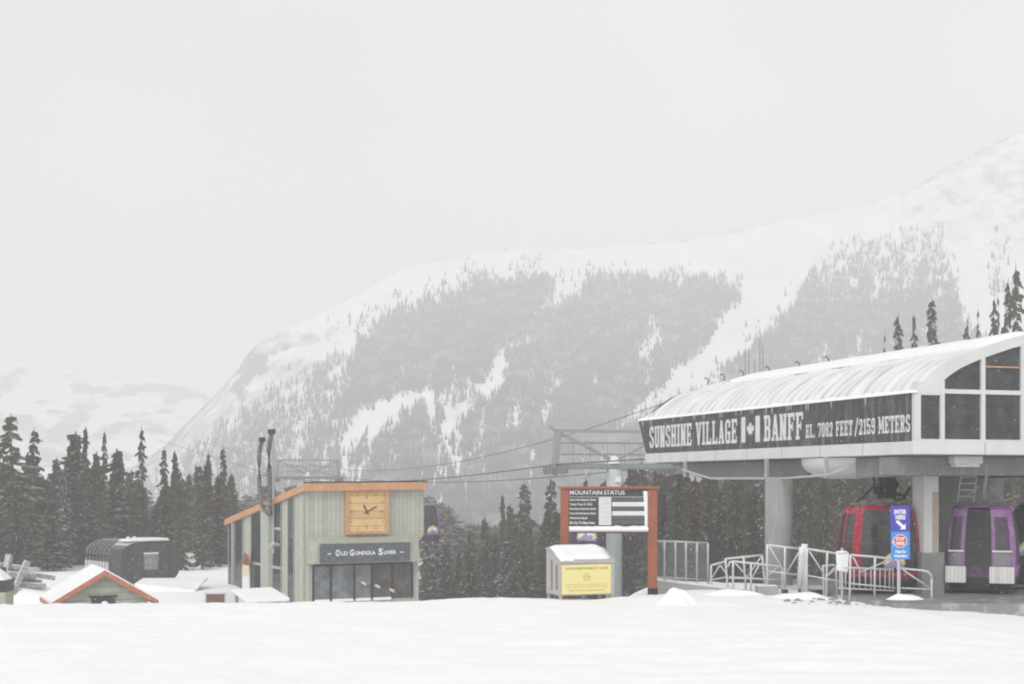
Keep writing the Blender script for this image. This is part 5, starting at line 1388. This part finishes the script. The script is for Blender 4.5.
for nm, px, py, Y, rx, ry, rz, s, lab in (('snow_mound', 677, 607, 33.9, .7, .8, .36, 3, 'rounded lump of snow in front of the right red post'),
                                      ('snow_mound', 905, 602, 34.8, 1.0, .5, .2, 6, 'low heap of snow at the foot of the blue entry sign'),
                                      ('snow_mound', 800, 597, 36.0, 1.6, .7, .2, 9, 'long ploughed ridge of snow before the braced barriers'),
                                      ('snow_mound', 732, 596, 36.6, 1.4, .7, .2, 12, 'snow drift covering the end of the low wall')):
    p = at(px, py, Y); g = float(gz(p.x, p.y)); o_ = MB(); o_.heap(rx, ry, rz, s); w_ = o_.build(nm, 'snow', None, True); w_.location = (p.x, p.y, max(g, .1) if px > 890 else g); tag(w_, lab, 'snow heap')
dc = MB()                                            # dark crumbs of ice and gravel spilled at the platform edge
for k in range(46):
    px = random.uniform(785, 935); Y = random.uniform(34.2, 36.2); x = (px - 512) / F * Y; r = random.uniform(.02, .06); dc.lump((x, Y, float(gz(x, Y)) + .02), r * 1.7, r, r * .7, k, 4)
tag(dc.build('rubble', 'wet'), 'dark crumbs of ice and grit on the snow by the barriers', 'rubble', kind='stuff')

# ------------------------------------------------------------------ falling snow
NF = 75000
fy = 8 + 62 * RNG.random(NF) ** .8; fx = RNG.uniform(-.55, .62, NF) * fy; fz = RNG.uniform(-1.0, 1, NF) * 0 + EYE + RNG.uniform(-.12, .38, NF) * fy
fr_ = RNG.uniform(.0016, .0042, NF) * (.6 + .4 * fy / 40)
dirs = np.array([[1, 0, 0], [0, 1, 0], [-1, 0, 0], [0, -1, 0], [0, 0, 1.3], [0, 0, -1.3]])
V = np.stack([fx, fy, fz], 1)[:, None, :] + dirs[None] * fr_[:, None, None]
fo = np.array([[0, 1, 4], [1, 2, 4], [2, 3, 4], [3, 0, 4], [1, 0, 5], [2, 1, 5], [3, 2, 5], [0, 3, 5]])
sf = mesh_np('falling_snow', V.reshape(-1, 3), (np.arange(NF)[:, None, None] * 6 + fo[None]).reshape(-1, 3), M['flake'], False)
tag(sf, 'fine snowflakes falling through the air', 'snow', kind='stuff')

# ------------------------------------------------------------------ haze, sky, light
HZ = .00125; HCOL = (.812, .814, .815)
hm = bpy.data.materials.new('haze'); hm.use_nodes = True; nt = hm.node_tree
nt.nodes.remove(nt.nodes['Principled BSDF'])
ab = _n(nt, 'ShaderNodeVolumeAbsorption'); ab.inputs['Color'].default_value = (0, 0, 0, 1); ab.inputs['Density'].default_value = HZ
em = _n(nt, 'ShaderNodeEmission'); em.inputs['Color'].default_value = (*HCOL, 1); em.inputs['Strength'].default_value = HZ  # haze glows by itself, emission standing in for scattered skylight
ad = _n(nt, 'ShaderNodeAddShader'); nt.links.new(ab.outputs[0], ad.inputs[0]); nt.links.new(em.outputs[0], ad.inputs[1])
nt.links.new(ad.outputs[0], nt.nodes['Material Output'].inputs['Volume'])
def haze_mat(name, k):
    m = hm.copy(); m.name = name
    for n in m.node_tree.nodes:
        if n.type == 'VOLUME_ABSORPTION': n.inputs['Density'].default_value = k
        if n.type == 'EMISSION': n.inputs['Strength'].default_value = k
    return m
hb3 = MB(); hb3.box(-160, 160, -30, 150, -30, 34)
tag(hb3.build('snow_haze', haze_mat('snow_haze', .0006)), 'thicker veil of drifting snow close over the ground', 'haze', kind='stuff')
hb2 = MB(); hb2.box(-3100, 3100, -420, 2900, -80, 420)
tag(hb2.build('haze', hm), 'pale snow haze filling the valley', 'haze', kind='stuff')

w = bpy.data.worlds.new('World'); SC.world = w; w.use_nodes = True; nt = w.node_tree
bg = nt.nodes['Background']
sky = _n(nt, 'ShaderNodeTexSky', sky_type='NISHITA'); sky.sun_disc = False; sky.sun_elevation = R(42); sky.sun_rotation = R(200); sky.air_density = 1.; sky.dust_density = 3.
hs = _n(nt, 'ShaderNodeHueSaturation'); hs.inputs['Saturation'].default_value = .08
tc = _n(nt, 'ShaderNodeTexCoord'); nz = _n(nt, 'ShaderNodeTexNoise'); nz.inputs['Scale'].default_value = 1.6; nz.inputs['Detail'].default_value = 5
nt.links.new(tc.outputs['Generated'], nz.inputs['Vector'])
cl = _math(nt, 'MULTIPLY_ADD', nz.outputs['Fac'], 1.3); cl.node.inputs[2].default_value = .36
nt.links.new(sky.outputs[0], hs.inputs['Color'])
c = _mix(nt, 1., hs.outputs[0], (1, 1, 1), 'MULTIPLY'); nt.links.new(cl, c.node.inputs[7])
nt.links.new(c, bg.inputs['Color']); bg.inputs['Strength'].default_value = .205
sl = bpy.data.lights.new('sun', 'SUN'); sl.energy = 1.15; sl.angle = R(25); sl.color = (1, .97, .93)
so2 = bpy.data.objects.new('sun', sl); COL.objects.link(so2)
sd = Vector((math.sin(R(200)) * math.cos(R(42)), math.cos(R(200)) * math.cos(R(42)), math.sin(R(42))))
so2.rotation_euler = sd.to_track_quat('Z', 'Y').to_euler()

# ------------------------------------------------------------------ camera
cam = bpy.data.cameras.new('camera'); co = bpy.data.objects.new('camera', cam); COL.objects.link(co)
cam.lens = 50; cam.sensor_width = 36; cam.sensor_fit = 'HORIZONTAL'; cam.shift_y = (HOR - 342) / 1024; cam.clip_end = 9000; cam.clip_start = .1
co.location = (0, 0, EYE); co.rotation_euler = (R(90), 0, 0)
SC.camera = co
SC.view_settings.view_transform = 'Standard'; SC.view_settings.look = 'None'; SC.view_settings.exposure = 0
try:
    SC.cycles.use_denoising = True; SC.cycles.filter_width = 2.1
    SC.cycles.max_bounces = 6; SC.cycles.transparent_max_bounces = 12; SC.cycles.volume_bounces = 0
except Exception: pass
